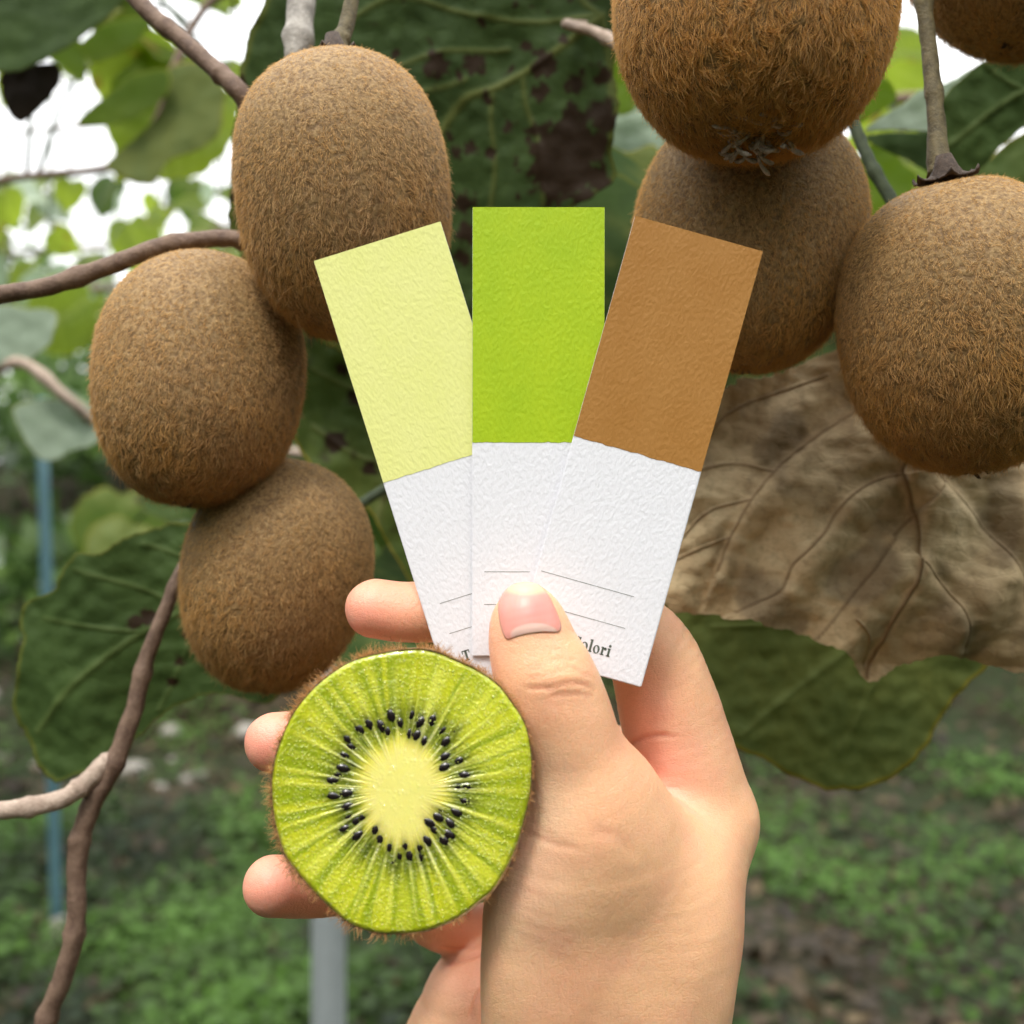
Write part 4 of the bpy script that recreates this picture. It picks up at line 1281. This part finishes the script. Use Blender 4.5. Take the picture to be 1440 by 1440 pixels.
    n_ = np.cross(dome(t, tv + e) - p, dome(np.clip(t + e, 0, 1), tv) - p)
    n_ /= np.linalg.norm(n_, axis=1, keepdims=True)
    sgn = np.sign((n_ * (p - np.array([0, 0.006, 0]))).sum(1))
    n_ *= sgn[:, None]
    pat = np.array([mnoise.noise(Vector((math.cos(a_) * 9, math.sin(a_) * 9, q * 6))) for a_, q in zip(tv, t)])
    keep = pat > -0.12 - 0.2 * (t > 0.3)
    L = (0.0007 + 0.0022 * rng.random(nh) ** 1.8) * (0.85 + 0.7 * np.clip(pat, -0.3, 0.5))
    right = np.clip(np.cos(tv), 0, 1)
    L *= 1 - 0.55 * right
    tn = np.clip(0.45 + rng.normal(0, 0.3, nh), 0, 1)
    tint = np.stack([tn, np.clip(rng.normal(0.3, 0.3, nh), 0, 1), tn], 1)
    hair_obj('fuzz', p[keep], n_[keep], L[keep], tint[keep], M['fuzz_cut'], root, 99, 0.25, radius=0.00005, curl=0.42, comb=(-0.2, -0.5, -0.3), stand=0.8)
    # tiny pale glossy grains added to give the cut flesh wet glints
    bm = bmesh.new(); bmesh.ops.create_icosphere(bm, subdivisions=1, radius=1.0)
    sv = np.array([v.co[:] for v in bm.verts]); sf = np.array([[v.index for v in f_.verts] for f_ in bm.faces]); bm.free()
    ng = 2300
    ta = rng.uniform(0, 2 * np.pi, ng); tr_ = np.sqrt(rng.uniform(0.1, 0.95, ng))
    cl_ = np.array([mnoise.noise(Vector((math.cos(a_) * q * 9, math.sin(a_) * q * 9, 8.8))) for a_, q in zip(ta, tr_)])
    core_a = 53 + 9 * np.sin(ta) ** 2 + 13 * np.clip(-np.sin(ta), 0, 1) ** 3 + 30
    kp = (tr_ * R(ta) > core_a) & (cl_ + 0.25 * np.sin(ta) + 0.5 * (tr_ - 0.6) > rng.uniform(-0.5, 0.6, ng))
    ta, tr_ = ta[kp], tr_[kp]; ng = len(ta)
    lr = rng.uniform(0.00009, 0.00028, ng); lt = rng.uniform(0.00007, 0.00015, ng)
    er = np.stack([np.cos(ta), np.zeros(ng), np.sin(ta)], 1); et = np.stack([-np.sin(ta), np.zeros(ng), np.cos(ta)], 1)
    tw_ = rng.normal(0, 0.5, ng)[:, None]; er, et = er * np.cos(tw_) + et * np.sin(tw_), et * np.cos(tw_) - er * np.sin(tw_)
    cen = (er * 0 + np.stack([np.cos(ta), np.zeros(ng), np.sin(ta)], 1)) * (tr_ * R(ta) * px2m)[:, None]
    cen[:, 1] = -0.00002 - 0.0003 * np.sin(ta * 3 + 1) * tr_ ** 2
    VV = cen[:, None] + sv[None, :, 0:1] * (er * lr[:, None])[:, None] + sv[None, :, 2:3] * (et * lt[:, None])[:, None] + sv[None, :, 1:2] * np.array([0, 0.00010, 0])[None, None]
    FF = (np.arange(ng)[:, None, None] * len(sv) + sf[None]).reshape(-1, 3)
    js = mesh_obj('glint_grains', VV.reshape(-1, 3), FF, M['glints']); js.parent = root; js['kind'] = 'stuff'
    # seeds
    co = Vector((560, 1106))
    sm = bmesh.new()
    bmesh.ops.create_icosphere(sm, subdivisions=3, radius=1.0)
    for v in sm.verts:
        x, y, z = v.co
        tw = 1 - 0.38 * max(0, -z) ** 1.3          # teardrop
        v.co = Vector((x * tw * 0.00066, y * tw * 0.00052, z * 0.00110))
    sme = bpy.data.meshes.new('seed'); sm.to_mesh(sme); sm.free()
    sme.polygons.foreach_set('use_smooth', [True] * len(sme.polygons)); sme.materials.append(M['seed'])
    for k, (zx, zy) in enumerate(SEEDS):
        x = 380 + zx / 3.2725; y = 880 + zy / 3.2725
        s = bpy.data.objects.new('seed', sme); COL.objects.link(s); s.parent = root
        depthf = 0.00016 if k < 36 and k not in (21, 23, 27) else 0.00034
        s.location = ((x - KX) * px2m, 0.0004 + depthf - 0.0002, (KY - y) * px2m)
        a_ = math.atan2(x - co.x, co.y - y) + random.uniform(-0.25, 0.25)
        s.rotation_euler = (random.uniform(-0.15, 0.15), a_, 0)
        sc_ = random.uniform(0.88, 1.2); s.scale = (sc_ * 1.12, sc_, sc_ * 1.12)
    root.rotation_euler = (0, 0, 0)
build_half()

# ================================================================== COLOUR CARDS
def glyphs():
    """letter outlines (bold old style), unit = x-height 1; list of (name, polygons, advance)"""
    def ring(cx, cy, rx, ry, ix, iy, tilt, a0=0, a1=360, n=26):
        pts_o, pts_i = [], []
        for k in range(n + 1):
            a = math.radians(a0 + (a1 - a0) * k / n)
            pts_o.append((cx + rx * math.cos(a), cy + ry * math.sin(a)))
            b = a
            x, y = ix * math.cos(b), iy * math.sin(b)
            c_, s_ = math.cos(tilt), math.sin(tilt)
            pts_i.append((cx + x * c_ - y * s_, cy + x * s_ + y * c_))
        return [(pts_o[k], pts_o[k + 1], pts_i[k + 1], pts_i[k]) for k in range(n)]
    def rect(x0, y0, x1, y1): return [((x0, y0), (x1, y0), (x1, y1), (x0, y1))]
    G = {}
    G['C'] = (ring(0.62, 0.72, 0.58, 0.75, 0.30, 0.62, 0.12, 48, 318) + rect(0.90, 0.92, 1.06, 1.46) + rect(0.92, 0.12, 1.04, 0.30), 1.22)
    G['o'] = (ring(0.48, 0.5, 0.46, 0.53, 0.19, 0.42, 0.22), 1.02)
    G['l'] = (rect(0.12, 0.0, 0.42, 1.55) + rect(0.0, 0.0, 0.54, 0.12) + [((0.0, 1.38), (0.12, 1.38), (0.12, 1.55), (0.0, 1.47))], 0.60)
    G['r'] = (rect(0.12, 0.0, 0.42, 1.02) + rect(0.0, 0.0, 0.56, 0.12) + [((0.0, 0.86), (0.12, 0.88), (0.12, 1.02), (0.0, 0.95))] + ring(0.62, 0.82, 0.19, 0.19, 0.01, 0.01, 0) + [((0.40, 0.72), (0.62, 0.88), (0.62, 1.01), (0.40, 0.88))], 0.86)
    G['i'] = (rect(0.12, 0.0, 0.42, 1.02) + rect(0.0, 0.0, 0.54, 0.12) + [((0.0, 0.86), (0.12, 0.88), (0.12, 1.02), (0.0, 0.95))] + ring(0.27, 1.32, 0.18, 0.18, 0.01, 0.01, 0), 0.56)
    G['T'] = (rect(0.38, 0.0, 0.70, 1.45) + rect(0.0, 1.31, 1.08, 1.47) + rect(0.0, 1.0, 0.12, 1.32) + rect(0.96, 1.0, 1.08, 1.32) + rect(0.22, 0, 0.86, 0.12), 1.1)
    return G
GL = glyphs()

def build_card(label, tl, ang, W, H, split_, d, swatch, lines, texts):
    """tl: top left corner in the photo, ang: turn (degrees, clockwise positive), sizes in photo px"""
    k = d / F
    a = math.radians(ang)
    ux = Vector((math.cos(a), 0, -math.sin(a)))       # along the width
    uz = Vector((math.sin(a), 0, math.cos(a)))        # up the length
    tlw = P(tl[0], tl[1], d)
    base = tlw - uz * (H * k)
    root = empty('colour_card', base)
    root.rotation_euler = (0, a, 0)
    tag(root, label, 'colour card')
    T = 0.00042
    def box(name, x0, z0, x1, z1, y0, y1, mat, wob=0.0, bev=0.0002, nseg=1):
        bm = bmesh.new()
        if wob:
            n_ = 40
            xs = [x0 + (x1 - x0) * i / n_ for i in range(n_ + 1)]
            lo = [bm.verts.new((x, y0, z0 + wob * mnoise.noise(Vector((x * 900, d * 999, 0))))) for x in xs]
            hi = [bm.verts.new((x, y0, z1)) for x in xs]
            fs = [bm.faces.new((lo[i], lo[i + 1], hi[i + 1], hi[i])) for i in range(n_)]
            r = bmesh.ops.extrude_face_region(bm, geom=fs)
            for v in [g for g in r['geom'] if isinstance(g, bmesh.types.BMVert)]: v.co.y = y1
        else:
            bmesh.ops.create_cube(bm, size=1)
            for v in bm.verts:
                v.co = Vector(((x0 + x1) / 2 + v.co.x * (x1 - x0), (y0 + y1) / 2 + v.co.y * (y1 - y0), (z0 + z1) / 2 + v.co.z * (z1 - z0)))
            if bev: bmesh.ops.bevel(bm, geom=bm.edges[:], offset=bev, segments=2, affect='EDGES')
        bmesh.ops.recalc_face_normals(bm, faces=bm.faces)
        me = bpy.data.meshes.new(name); bm.to_mesh(me); bm.free()
        me.materials.append(mat)
        o = bpy.data.objects.new(name, me); COL.objects.link(o); o.parent = root
        return o
    w, h, s = W * k, H * k, (H - split_) * k
    box('paper', 0, 0, w, h, 0, T, M['paper'])
    e = 0.00004
    box('painted_swatch', e, s, w - e, h - e, -0.00006, 0.0, swatch, wob=0.00022)
    def loc(px, py):
        q = P(px, py, d) - base
        return q.dot(ux), q.dot(uz)
    for (p0, p1) in lines:
        x0, z0 = loc(*p0); x1, z1 = loc(*p1)
        zc = (z0 + z1) / 2
        box('printed_line', x0, zc - 0.00005, x1, zc + 0.00005, -0.00004, 0.0, M['ink_line'], bev=0)
    for (txt, p0, xh, squeeze) in texts:
        x, z = loc(*p0)
        V, Fc = [], []
        u = xh * k
        for ch in txt:
            polys, adv = GL[ch]
            for pg in polys:
                off = len(V)
                V += [Vector((x + q[0] * u * squeeze, -0.00005, z + q[1] * u)) for q in pg]
                Fc.append(tuple(off + i for i in range(len(pg)))[::-1])
            x += adv * u * squeeze * 1.04
        add_local('lettering', V, Fc, M['ink'], root, smooth=False)
    return root

build_card('left card of the fan, painted pale yellow above white', (441, 367), -17.4, 187, 640, 327, 0.2189, M['sw_yellow'],
           [((619, 849), (664, 834)), ((632, 891), (664, 881))], [('T', (653, 930), 10, 1.0)])
build_card('middle card of the fan, painted bright lime green above white', (664.5, 291), 0.1, 186, 632, 331, 0.2181, M['sw_green'],
           [((681, 804), (745, 804)), ((681, 850), (745, 850))], [])
build_card('right card of the fan, painted brown above white with printed word', (893, 303), 15.6, 187, 637, 322, 0.2167, M['sw_brown'],
           [((762, 800), (891, 842)), ((749, 846), (879, 885))], [('Colori', (803, 909), 11.4, 0.90)])

# ================================================================== HAND
def build_hand():
    def Q(px, py, d, r): return (np.array(P(px, py, d)), r * d / F)
    chains = {}
    # thumb: tip, joint, proximal, base
    thumb = [Q(741, 864, .2092, 44), Q(745, 884, .2090, 56), Q(753, 920, .2086, 64), Q(770, 962, .2085, 72), Q(792, 1015, .2095, 72), Q(806, 1065, .2110, 75), Q(822, 1130, .2130, 84), Q(822, 1185, .2155, 92)]
    thenar = [Q(822, 1185, .2155, 91), Q(806, 1240, .2170, 104), Q(797, 1310, .2190, 107), Q(793, 1400, .221, 106), Q(800, 1520, .226, 112), Q(830, 1680, .235, 120)]
    index_meta = [Q(984, 1160, .2400, 79), Q(958, 1235, .2320, 88), Q(944, 1310, .2280, 90), Q(924, 1400, .2260, 88), Q(905, 1520, .230, 92), Q(890, 1680, .245, 110)]
    index = [Q(980, 1150, .2400, 82), Q(958, 1060, .2385, 76), Q(938, 985, .2370, 70), Q(918, 925, .2352, 64), Q(870, 876, .2335, 56), Q(780, 850, .2315, 49), Q(700, 850, .2298, 48), Q(640, 857, .2285, 46), Q(575, 862, .2275, 43), Q(528, 856, .2270, 42)]
    middle = [Q(985, 1150, .264, 72), Q(900, 1092, .274, 60), Q(800, 1062, .276, 53), Q(720, 1045, .270, 50), Q(620, 1005, .256, 47), Q(540, 1020, .246, 45), Q(450, 1040, .236, 43), Q(386, 1044, .228, 42)]
    ring = [Q(960, 1250, .283, 68), Q(860, 1190, .288, 56), Q(740, 1165, .286, 50), Q(660, 1180, .276, 48), Q(560, 1215, .258, 46), Q(470, 1243, .242, 44), Q(384, 1246, .228, 42)]
    little = [Q(920, 1350, .295, 60), Q(830, 1310, .293, 46), Q(730, 1312, .288, 42), Q(655, 1308, .280, 40), Q(600, 1285, .268, 38), Q(560, 1225, .258, 35)]
    edge = [Q(745, 1215, .2105, 38), Q(728, 1270, .2100, 43), Q(725, 1330, .2110, 43), Q(727, 1420, .2130, 45), Q(740, 1540, .219, 50)]
    web = [Q(860, 1130, .2195, 62), Q(895, 1190, .2205, 72), Q(912, 1250, .2205, 84), Q(912, 1330, .2210, 92), Q(900, 1450, .224, 95)]
    palm1 = [Q(985, 1150, .262, 74), Q(930, 1400, .262, 90), Q(880, 1650, .26, 110)]
    palm2 = [Q(960, 1250, .280, 66), Q(900, 1420, .277, 80), Q(850, 1650, .272, 100)]
    palm3 = [Q(920, 1350, .295, 58), Q(860, 1450, .290, 76), Q(830, 1650, .282, 95)]
    hypo = [Q(790, 1360, .284, 56), Q(698, 1395, .276, 84), Q(694, 1450, .275, 112), Q(700, 1540, .274, 145), Q(760, 1680, .272, 150)]
    fore = [Q(850, 1640, .255, 165), Q(880, 2000, .285, 200)]
    def seg(p, a, b):
        (pa, ra), (pb, rb) = a, b
        ba = (pb - pa).astype(np.float32)
        pa32 = pa.astype(np.float32)
        q = p - pa32
        h = np.clip(q @ ba / (ba @ ba), 0, 1)
        q -= h[:, None] * ba
        return np.sqrt((q * q).sum(1)) - (ra + (rb - ra) * h)
    def refine(ch, n=5):
        a = catmull([np.concatenate([q, [r_]]) for q, r_ in ch], n)
        return [(w[:3], w[3]) for w in a]
    fine_c = {}
    def smin(a, b, k):
        h = np.clip(0.5 + 0.5 * (b - a) / k, 0, 1)
        return b * (1 - h) + a * h - k * h * (1 - h)
    def chain(p, ch, k=0.004):
        d = seg(p, ch[0], ch[1])
        for a, b in zip(ch[1:-1], ch[2:]):
            d = np.minimum(d, seg(p, a, b))
        if len(ch) < 3: return d
        if id(ch) not in fine_c: fine_c[id(ch)] = refine(ch)
        m = d < 0.012
        if m.any():
            pm = p[m]; fc = fine_c[id(ch)]
            e = seg(pm, fc[0], fc[1])
            for a, b in zip(fc[1:-1], fc[2:]): e = np.minimum(e, seg(pm, a, b))
            d[m] = e
        return d
    def flat(ch, s, y0):
        return [(np.array([q[0], y0 + (q[1] - y0) * s, q[2]]), r) for q, r in ch]
    th_s, th_y = 1.13, 0.209
    thumb_f = flat(thumb, 1.0, th_y)
    def sdf(p):
        p = p.astype(np.float32)
        # thumb is flatter front to back towards its tip
        pt = p.copy()
        zt = float(P(0, 1060, .21).z)
        w = np.clip((p[:, 2] - zt) / 0.02, 0, 1)
        pt[:, 1] = th_y + (pt[:, 1] - th_y) * (1 + 0.17 * w)
        dt = chain(pt, thumb)
        # nail side planed a little
        dn = smin(smin(smin(chain(p, thenar), chain(p, edge), 0.007), chain(p, web), 0.012), chain(p, index_meta), 0.014)
        dpalm = chain(p, palm1)
        for c in (palm2, palm3, hypo): dpalm = smin(dpalm, chain(p, c), 0.010)
        dpalm = smin(dpalm, chain(p, fore), 0.02)
        body = smin(dn, dpalm, 0.014)
        body = smin(body, dt, 0.010)
        body = smin(body, chain(p, index), 0.003)
        fin = chain(p, middle)
        fin = np.minimum(fin, chain(p, ring))
        fin = np.minimum(fin, chain(p, little))
        body = smin(body, fin, 0.0016)
        # pads
        return body
    lo = np.array([-0.064, 0.190, 1.35 - 0.170]); hi = np.array([0.072, 0.318, 1.338])
    step = 0.00062
    cf = 5
    nc = np.ceil((hi - lo) / (step * cf)).astype(int)
    nf = nc * cf + 1
    # coarse field
    ax = [lo[i] + np.arange(nc[i]) * step * cf + step * cf / 2 for i in range(3)]
    G = np.stack(np.meshgrid(*ax, indexing='ij'), -1).reshape(-1, 3)
    dc = sdf(G).reshape(nc)
    big = np.repeat(np.repeat(np.repeat(dc, cf, 0), cf, 1), cf, 2)
    field = np.full(nf, 1.0, np.float32)
    field[:big.shape[0], :big.shape[1], :big.shape[2]] = np.sign(big) * 0.01
    near = np.abs(dc) < step * cf * 1.35
    ids = np.argwhere(near)
    offs = np.stack(np.meshgrid(*[np.arange(cf + 1)] * 3, indexing='ij'), -1).reshape(-1, 3)
    nodes = (ids[:, None] * cf + offs[None]).reshape(-1, 3)
    flat_i = np.unique(np.ravel_multi_index(nodes.T, nf))
    nd = np.stack(np.unravel_index(flat_i, nf), 1)
    vals = np.empty(len(nd), np.float32)
    for s in range(0, len(nd), 400000):
        vals[s:s + 400000] = sdf(lo + nd[s:s + 400000] * step)
    field.ravel()[flat_i] = vals
    field[0] = field[-1] = 0.01; field[:, 0] = 0.01; field[:, -1] = 0.01; field[:, :, 0] = 0.01; field[:, :, -1] = 0.01
    ins = field < 0
    # surface nets
    cs = np.zeros([n - 1 for n in nf], np.int8)
    for dx in (0, 1):
        for dy in (0, 1):
            for dz in (0, 1):
                cs += ins[dx:nf[0] - 1 + dx, dy:nf[1] - 1 + dy, dz:nf[2] - 1 + dz]
    act = (cs > 0) & (cs < 8)
    idx = np.full(act.shape, -1, np.int64)
    cells = np.argwhere(act)
    idx[act] = np.arange(len(cells))
    acc = np.zeros((len(cells), 3)); cnt = np.zeros(len(cells))
    corners = [(a, b, c) for a in (0, 1) for b in (0, 1) for c in (0, 1)]
    for a in corners:
        for ax_ in range(3):
            if a[ax_] == 0:
                b = list(a); b[ax_] = 1
                fa = field[cells[:, 0] + a[0], cells[:, 1] + a[1], cells[:, 2] + a[2]].astype(float)
                fb = field[cells[:, 0] + b[0], cells[:, 1] + b[1], cells[:, 2] + b[2]].astype(float)
                m = (fa < 0) != (fb < 0)
                t = np.where(m, fa / (fa - fb + 1e-20), 0)
                pos = np.array(a)[None] + (np.array(b) - np.array(a))[None] * t[:, None]
                acc += pos * m[:, None]; cnt += m
    V = lo + (cells + acc / cnt[:, None]) * step
    faces = []
    for ax_ in range(3):
        o1, o2 = [(1, 2), (2, 0), (0, 1)][ax_]
        sl0 = [slice(1, -1)] * 3; sl1 = [slice(1, -1)] * 3
        sl0[ax_] = slice(0, nf[ax_] - 1); sl1[ax_] = slice(1, nf[ax_])
        A = ins[tuple(sl0)]; B = ins[tuple(sl1)]
        ch = np.argwhere(A != B)
        off = np.ones(3, int); off[ax_] = 0
        e = ch + off
        e1 = np.zeros(3, int); e1[o1] = 1
        e2 = np.zeros(3, int); e2[o2] = 1
        q = [e - e1 - e2, e - e2, e, e - e1]
        q = np.stack([idx[c[:, 0], c[:, 1], c[:, 2]] for c in q], 1)
        fl = A[tuple(ch.T)]
        q[~fl] = q[~fl][:, ::-1]
        faces.append(q)
    Fq = np.concatenate(faces)
    Fq = Fq[(Fq >= 0).all(1)]
    def grad(p, e=0.00025):
        g = np.zeros_like(p)
        for i in range(3):
            d = np.zeros(3); d[i] = e
            g[:, i] = (sdf(p + d) - sdf(p - d)) / (2 * e)
        return g / (np.linalg.norm(g, axis=1, keepdims=True) + 1e-9)
    # pull on the exact surface
    inner = (V[:, 2] > lo[2] + 0.003)
    for _ in range(2):
        dv = sdf(V); g = grad(V)
        V = V - g * np.clip(dv, -0.001, 0.001)[:, None] * inner[:, None]
    g = grad(V, 0.0006)
    # ---- creases, drawn where they lie on the camera side
    d = V[:, 1]
    px = 720 + V[:, 0] / d * F; py = 720 - (V[:, 2] - CZ) / d * F
    pp = np.stack([px, py], 1)
    facing = np.clip(-g[:, 1] * 2.5, 0, 1)
    C = np.zeros(len(V)); CR = np.zeros(len(V))
    def crease(poly, w, depth, d0, d1, red=0.5):
        nonlocal C, CR
        m = (d > d0) & (d < d1)
        dd = np.full(len(V), 1e3)
        dd[m] = dist_poly(pp[m], catmull(poly, 6))
        e1 = np.clip(np.hypot(px - poly[-1][0], py - poly[-1][1]) / 26, 0, 1); e0 = np.clip(np.hypot(px - poly[0][0], py - poly[0][1]) / 14, 0.2, 1)
        dd = dd / np.clip(e1 * e0, 0.12, 1) ** 0.5
        f_ = np.exp(-(dd / w) ** 2) * e1 * e0
        C = C - depth * f_ * facing + 0.08 * depth * np.exp(-((dd - 2.4 * w) / (1.5 * w)) ** 2) * facing
        CR = np.maximum(CR, red * np.exp(-(dd / (w * 1.4)) ** 2) * facing * e1 * e0)
    TD = (0.19, 0.222)
    for poly, w, dp, rd in [
        ([(738, 955), (765, 950), (800, 940), (820, 948), (843, 955)], 2.2, .00016, .3),
        ([(735, 966), (770, 968), (805, 960), (845, 972)], 2.6, .00030, .6),
        ([(742, 938), (770, 930), (800, 926), (828, 938)], 2.0, .00014, .25),
        ([(765, 980), (800, 976), (846, 980)], 2.2, .00022, .4),
        ([(738, 946), (760, 940), (790, 934), (825, 944)], 1.6, .00010, .2),
        ([(757, 917), (785, 914), (812, 922)], 2.0, .00008, .15),
        ([(700, 905), (728, 903), (758, 899), (790, 900)], 3.0, .00005, .1),
        ([(733, 1168), (775, 1185), (820, 1196)], 5, .00022, .25),
        ([(740, 1150), (770, 1172), (800, 1180)], 3, .00012, .15),
        ([(828, 1165), (870, 1180), (900, 1210)], 9, .00015, .1),
        ([(720, 1240), (760, 1262), (800, 1285)], 2.5, .00005, .08),
        ([(705, 1290), (760, 1310), (820, 1330)], 2.5, .00005, .08)]:
        crease(poly, w, dp, *TD, rd)
    ID = (0.215, 0.252)
    for poly, w, dp, rd in [
        ([(868, 1062), (885, 1048), (905, 1038), (930, 1034), (958, 1036)], 3.0, .00050, .8),
        ([(885, 1112), (910, 1114), (935, 1108), (965, 1106)], 2.6, .00026, .7),
        ([(870, 1060), (885, 1052), (900, 1050)], 2.6, .0003, .6),
        ([(900, 1142), (920, 1130), (945, 1128)], 2.6, .00012, .3),
        ([(905, 1160), (935, 1165), (965, 1150)], 2.6, .00010, .2),
        ([(880, 1085), (915, 1088), (945, 1080)], 2.4, .00010, .3),
        ([(870, 985), (890, 976), (910, 978)], 2.6, .00010, .2),
        ([(920, 1180), (945, 1190), (985, 1180)], 2.4, .00008, .1)]:
        crease(poly, w, dp, *ID, rd)
    for poly, w, dp in [([(600, 1358), (640, 1352), (690, 1336)], 3.5, .0007), ([(615, 1330), (650, 1335), (690, 1325)], 2.5, .0003), ([(660, 1440), (672, 1400), (690, 1380)], 3, .0003)]:
        crease(poly, w, dp, 0.24, 0.32, .6)
    # low bumps: bones and tendons, uneven skin
    lump = np.array([mnoise.noise(Vector(q * 95)) for q in V]) * 0.00028 + np.array([mnoise.noise(Vector(q * 260)) for q in V]) * 0.00007
    knob = 0.0 * np.exp(-(((px - 850) / 42) ** 2 + ((py - 1160) / 40) ** 2)) * (d < .225)
    knob += 0.0006 * np.exp(-(((px - 790) / 35) ** 2 + ((py - 955) / 22) ** 2)) * (d < .225)
    V = V + g * (C + lump + knob * facing)[:, None]
    # nail bed: sink the skin a little where the plate lies
    # ---- colour of the skin itself
    base = np.array(s2l((240, 190, 148)))
    pink = np.array(s2l((240, 172, 152))); pale = np.array(s2l((236, 202, 168))); red = np.array(s2l((196, 104, 80))); tan = np.array(s2l((214, 166, 122)))
    col = np.ones((len(V), 3)) * base
    def mixc(c, f_):
        nonlocal col
        f_ = np.clip(f_, 0, 1)[:, None]
        col = col * (1 - f_) + c * f_
    def blob(x, y, rx, ry, d0=0, d1=1): return np.exp(-(((px - x) / rx) ** 2 + ((py - y) / ry) ** 2)) * ((d > d0) & (d < d1))
    mixc(pale, 0.8 * blob(740, 1220, 60, 120, 0, .23))
    mixc(tan, 0.35 * blob(940, 1330, 110, 170))
    mixc(tan, 0.3 * blob(860, 1180, 50, 70, 0, .235))
    mixc(pink, 0.8 * blob(930, 1090, 70, 80, .222, .26))
    mixc(pink, 0.6 * blob(905, 1000, 40, 60, .22, .25))
    mixc(np.array(s2l((240, 158, 138))), 0.85 * blob(500, 860, 110, 90, .215, .245))
    mixc(np.array(s2l((240, 158, 138))), 0.95 * blob(370, 1040, 80, 80, .21, .25))
    mixc(np.array(s2l((240, 158, 138))), 0.9 * blob(380, 1245, 100, 80, .21, .25))
    mixc(pink, 0.6 * blob(640, 1340, 100, 80, .24, .33))
    mixc(np.array(s2l((238, 178, 150))), 0.45 * blob(700, 900, 22, 80, 0, .225))
    mixc(tan * 0.97, 0.4 * blob(795, 950, 45, 35, 0, .225))
    mixc(np.array(s2l((226, 150, 118))), 0.35 * blob(770, 1000, 50, 60, 0, .225))
    mixc(pale, 0.5 * blob(760, 1120, 40, 60, 0, .225))
    v2 = np.array([mnoise.noise(Vector(q * 70 + np.array([3.0, 0, 0]))) for q in V])
    mixc(np.array(s2l((232, 158, 126))), np.clip(v2 + 0.1, 0, 1) * 0.5)
    mixc(red, 0.5 * CR)
    vv = np.array([mnoise.noise(Vector(q * 160)) for q in V])
    mixc(pink * 0.95, np.clip(vv, 0, 1) * 0.28)
    ob = mesh_obj('person', V, Fq, M['skin'], loc=tuple(P(820, 1700, .25)))
    ob.data.polygons.foreach_set('use_smooth', [True] * len(ob.data.polygons))
    color_attr(ob.data, 'tint', np.concatenate([col, np.ones((len(V), 1))], 1))
    tag(ob, "person's bare left hand holding a fan of cards and half a kiwifruit", 'person')
    # ---- thumb nail: plate laid on the thumb
    NO = [(702, 862), (703, 845), (711, 832), (724, 824), (740, 821), (755, 824), (767, 833), (776, 848), (783, 864), (788, 880), (784, 888), (765, 888), (745, 890), (727, 894), (713, 898), (706, 884)]
    o2 = catmull(NO, 8, closed=True)
    C0 = np.array([745, 860.0])
    nr, na = 26, len(o2)
    ts = np.arange(1, nr + 1) / nr
    pts = np.concatenate([[C0]] + [C0 + t * (o2 - C0) for t in ts])
    tt = np.concatenate([[0]] + [np.full(na, t) for t in ts])
    ray = np.stack([(pts[:, 0] - 720) / F, np.ones(len(pts)), -(pts[:, 1] - 720) / F], 1)
    rl_ = np.linalg.norm(ray, axis=1, keepdims=True)
    org = np.array([0, 0, CZ])
    t_ = np.full(len(pts), 0.192)
    for _ in range(40):
        t_ = t_ + np.clip(sdf(org + ray * t_[:, None]), -0.001, 0.002) * 0.8
    miss = t_ > 0.2125
    t_[miss] = 0.2125
    S0 = org + ray * t_[:, None]
    gn = grad(S0, 0.0015)
    # flat-ish plate, raised at the middle, tucked in at its sides and root
    lift = 0.00016 * (1 - tt ** 6) - 0.00012 * tt ** 6
    low = np.clip((pts[:, 1] - 882) / 12, 0, 1)
    top_edge = np.clip((836 - pts[:, 1]) / 12, 0, 1)
    lift = lift + 0.0002 * top_edge
    S1 = S0 + gn * lift[:, None]
    f = [(0, 1 + k, 1 + (k + 1) % na) for k in range(na)]
    for r in range(nr - 1):
        a = 1 + r * na; b = a + na
        for k in range(na):
            k2 = (k + 1) % na
            f.append((a + k, b + k, b + k2, a + k2))
    nl = mesh_obj('nail', S1, f, M['nail'], ob, loc=tuple(S1[0]))
    pinkn = np.array(s2l((226, 150, 138))); deep = np.array(s2l((218, 124, 114))); lun = np.array(s2l((226, 182, 168))); free = np.array(s2l((224, 194, 156)))
    c = np.ones((len(pts), 3)) * pinkn
    def mc(c, col_, f_):
        f_ = np.clip(f_, 0, 1)[:, None]; return c * (1 - f_) + col_ * f_
    c = mc(c, deep, 0.8 * np.exp(-(((pts[:, 0] - 752) / 26) ** 2 + ((pts[:, 1] - 856) / 18) ** 2)))
    le = ((pts[:, 0] - 752) / 34) ** 2 + ((pts[:, 1] - 893) / 17) ** 2
    c = mc(c, lun, (1 - le) * 5)
    c = mc(c, free, (841 - pts[:, 1] + 0.006 * (pts[:, 0] - 742) ** 2 * -1) / 9)
    c = mc(c, np.array(s2l((236, 190, 160))), np.clip((tt - 0.93) * 9, 0, 1) * 0.5)
    color_attr(nl.data, 'tint', np.concatenate([c, np.ones((len(c), 1))], 1))
    sm = nl.modifiers.new('thickness', 'SOLIDIFY'); sm.thickness = 0.0003; sm.offset = -1
build_hand()
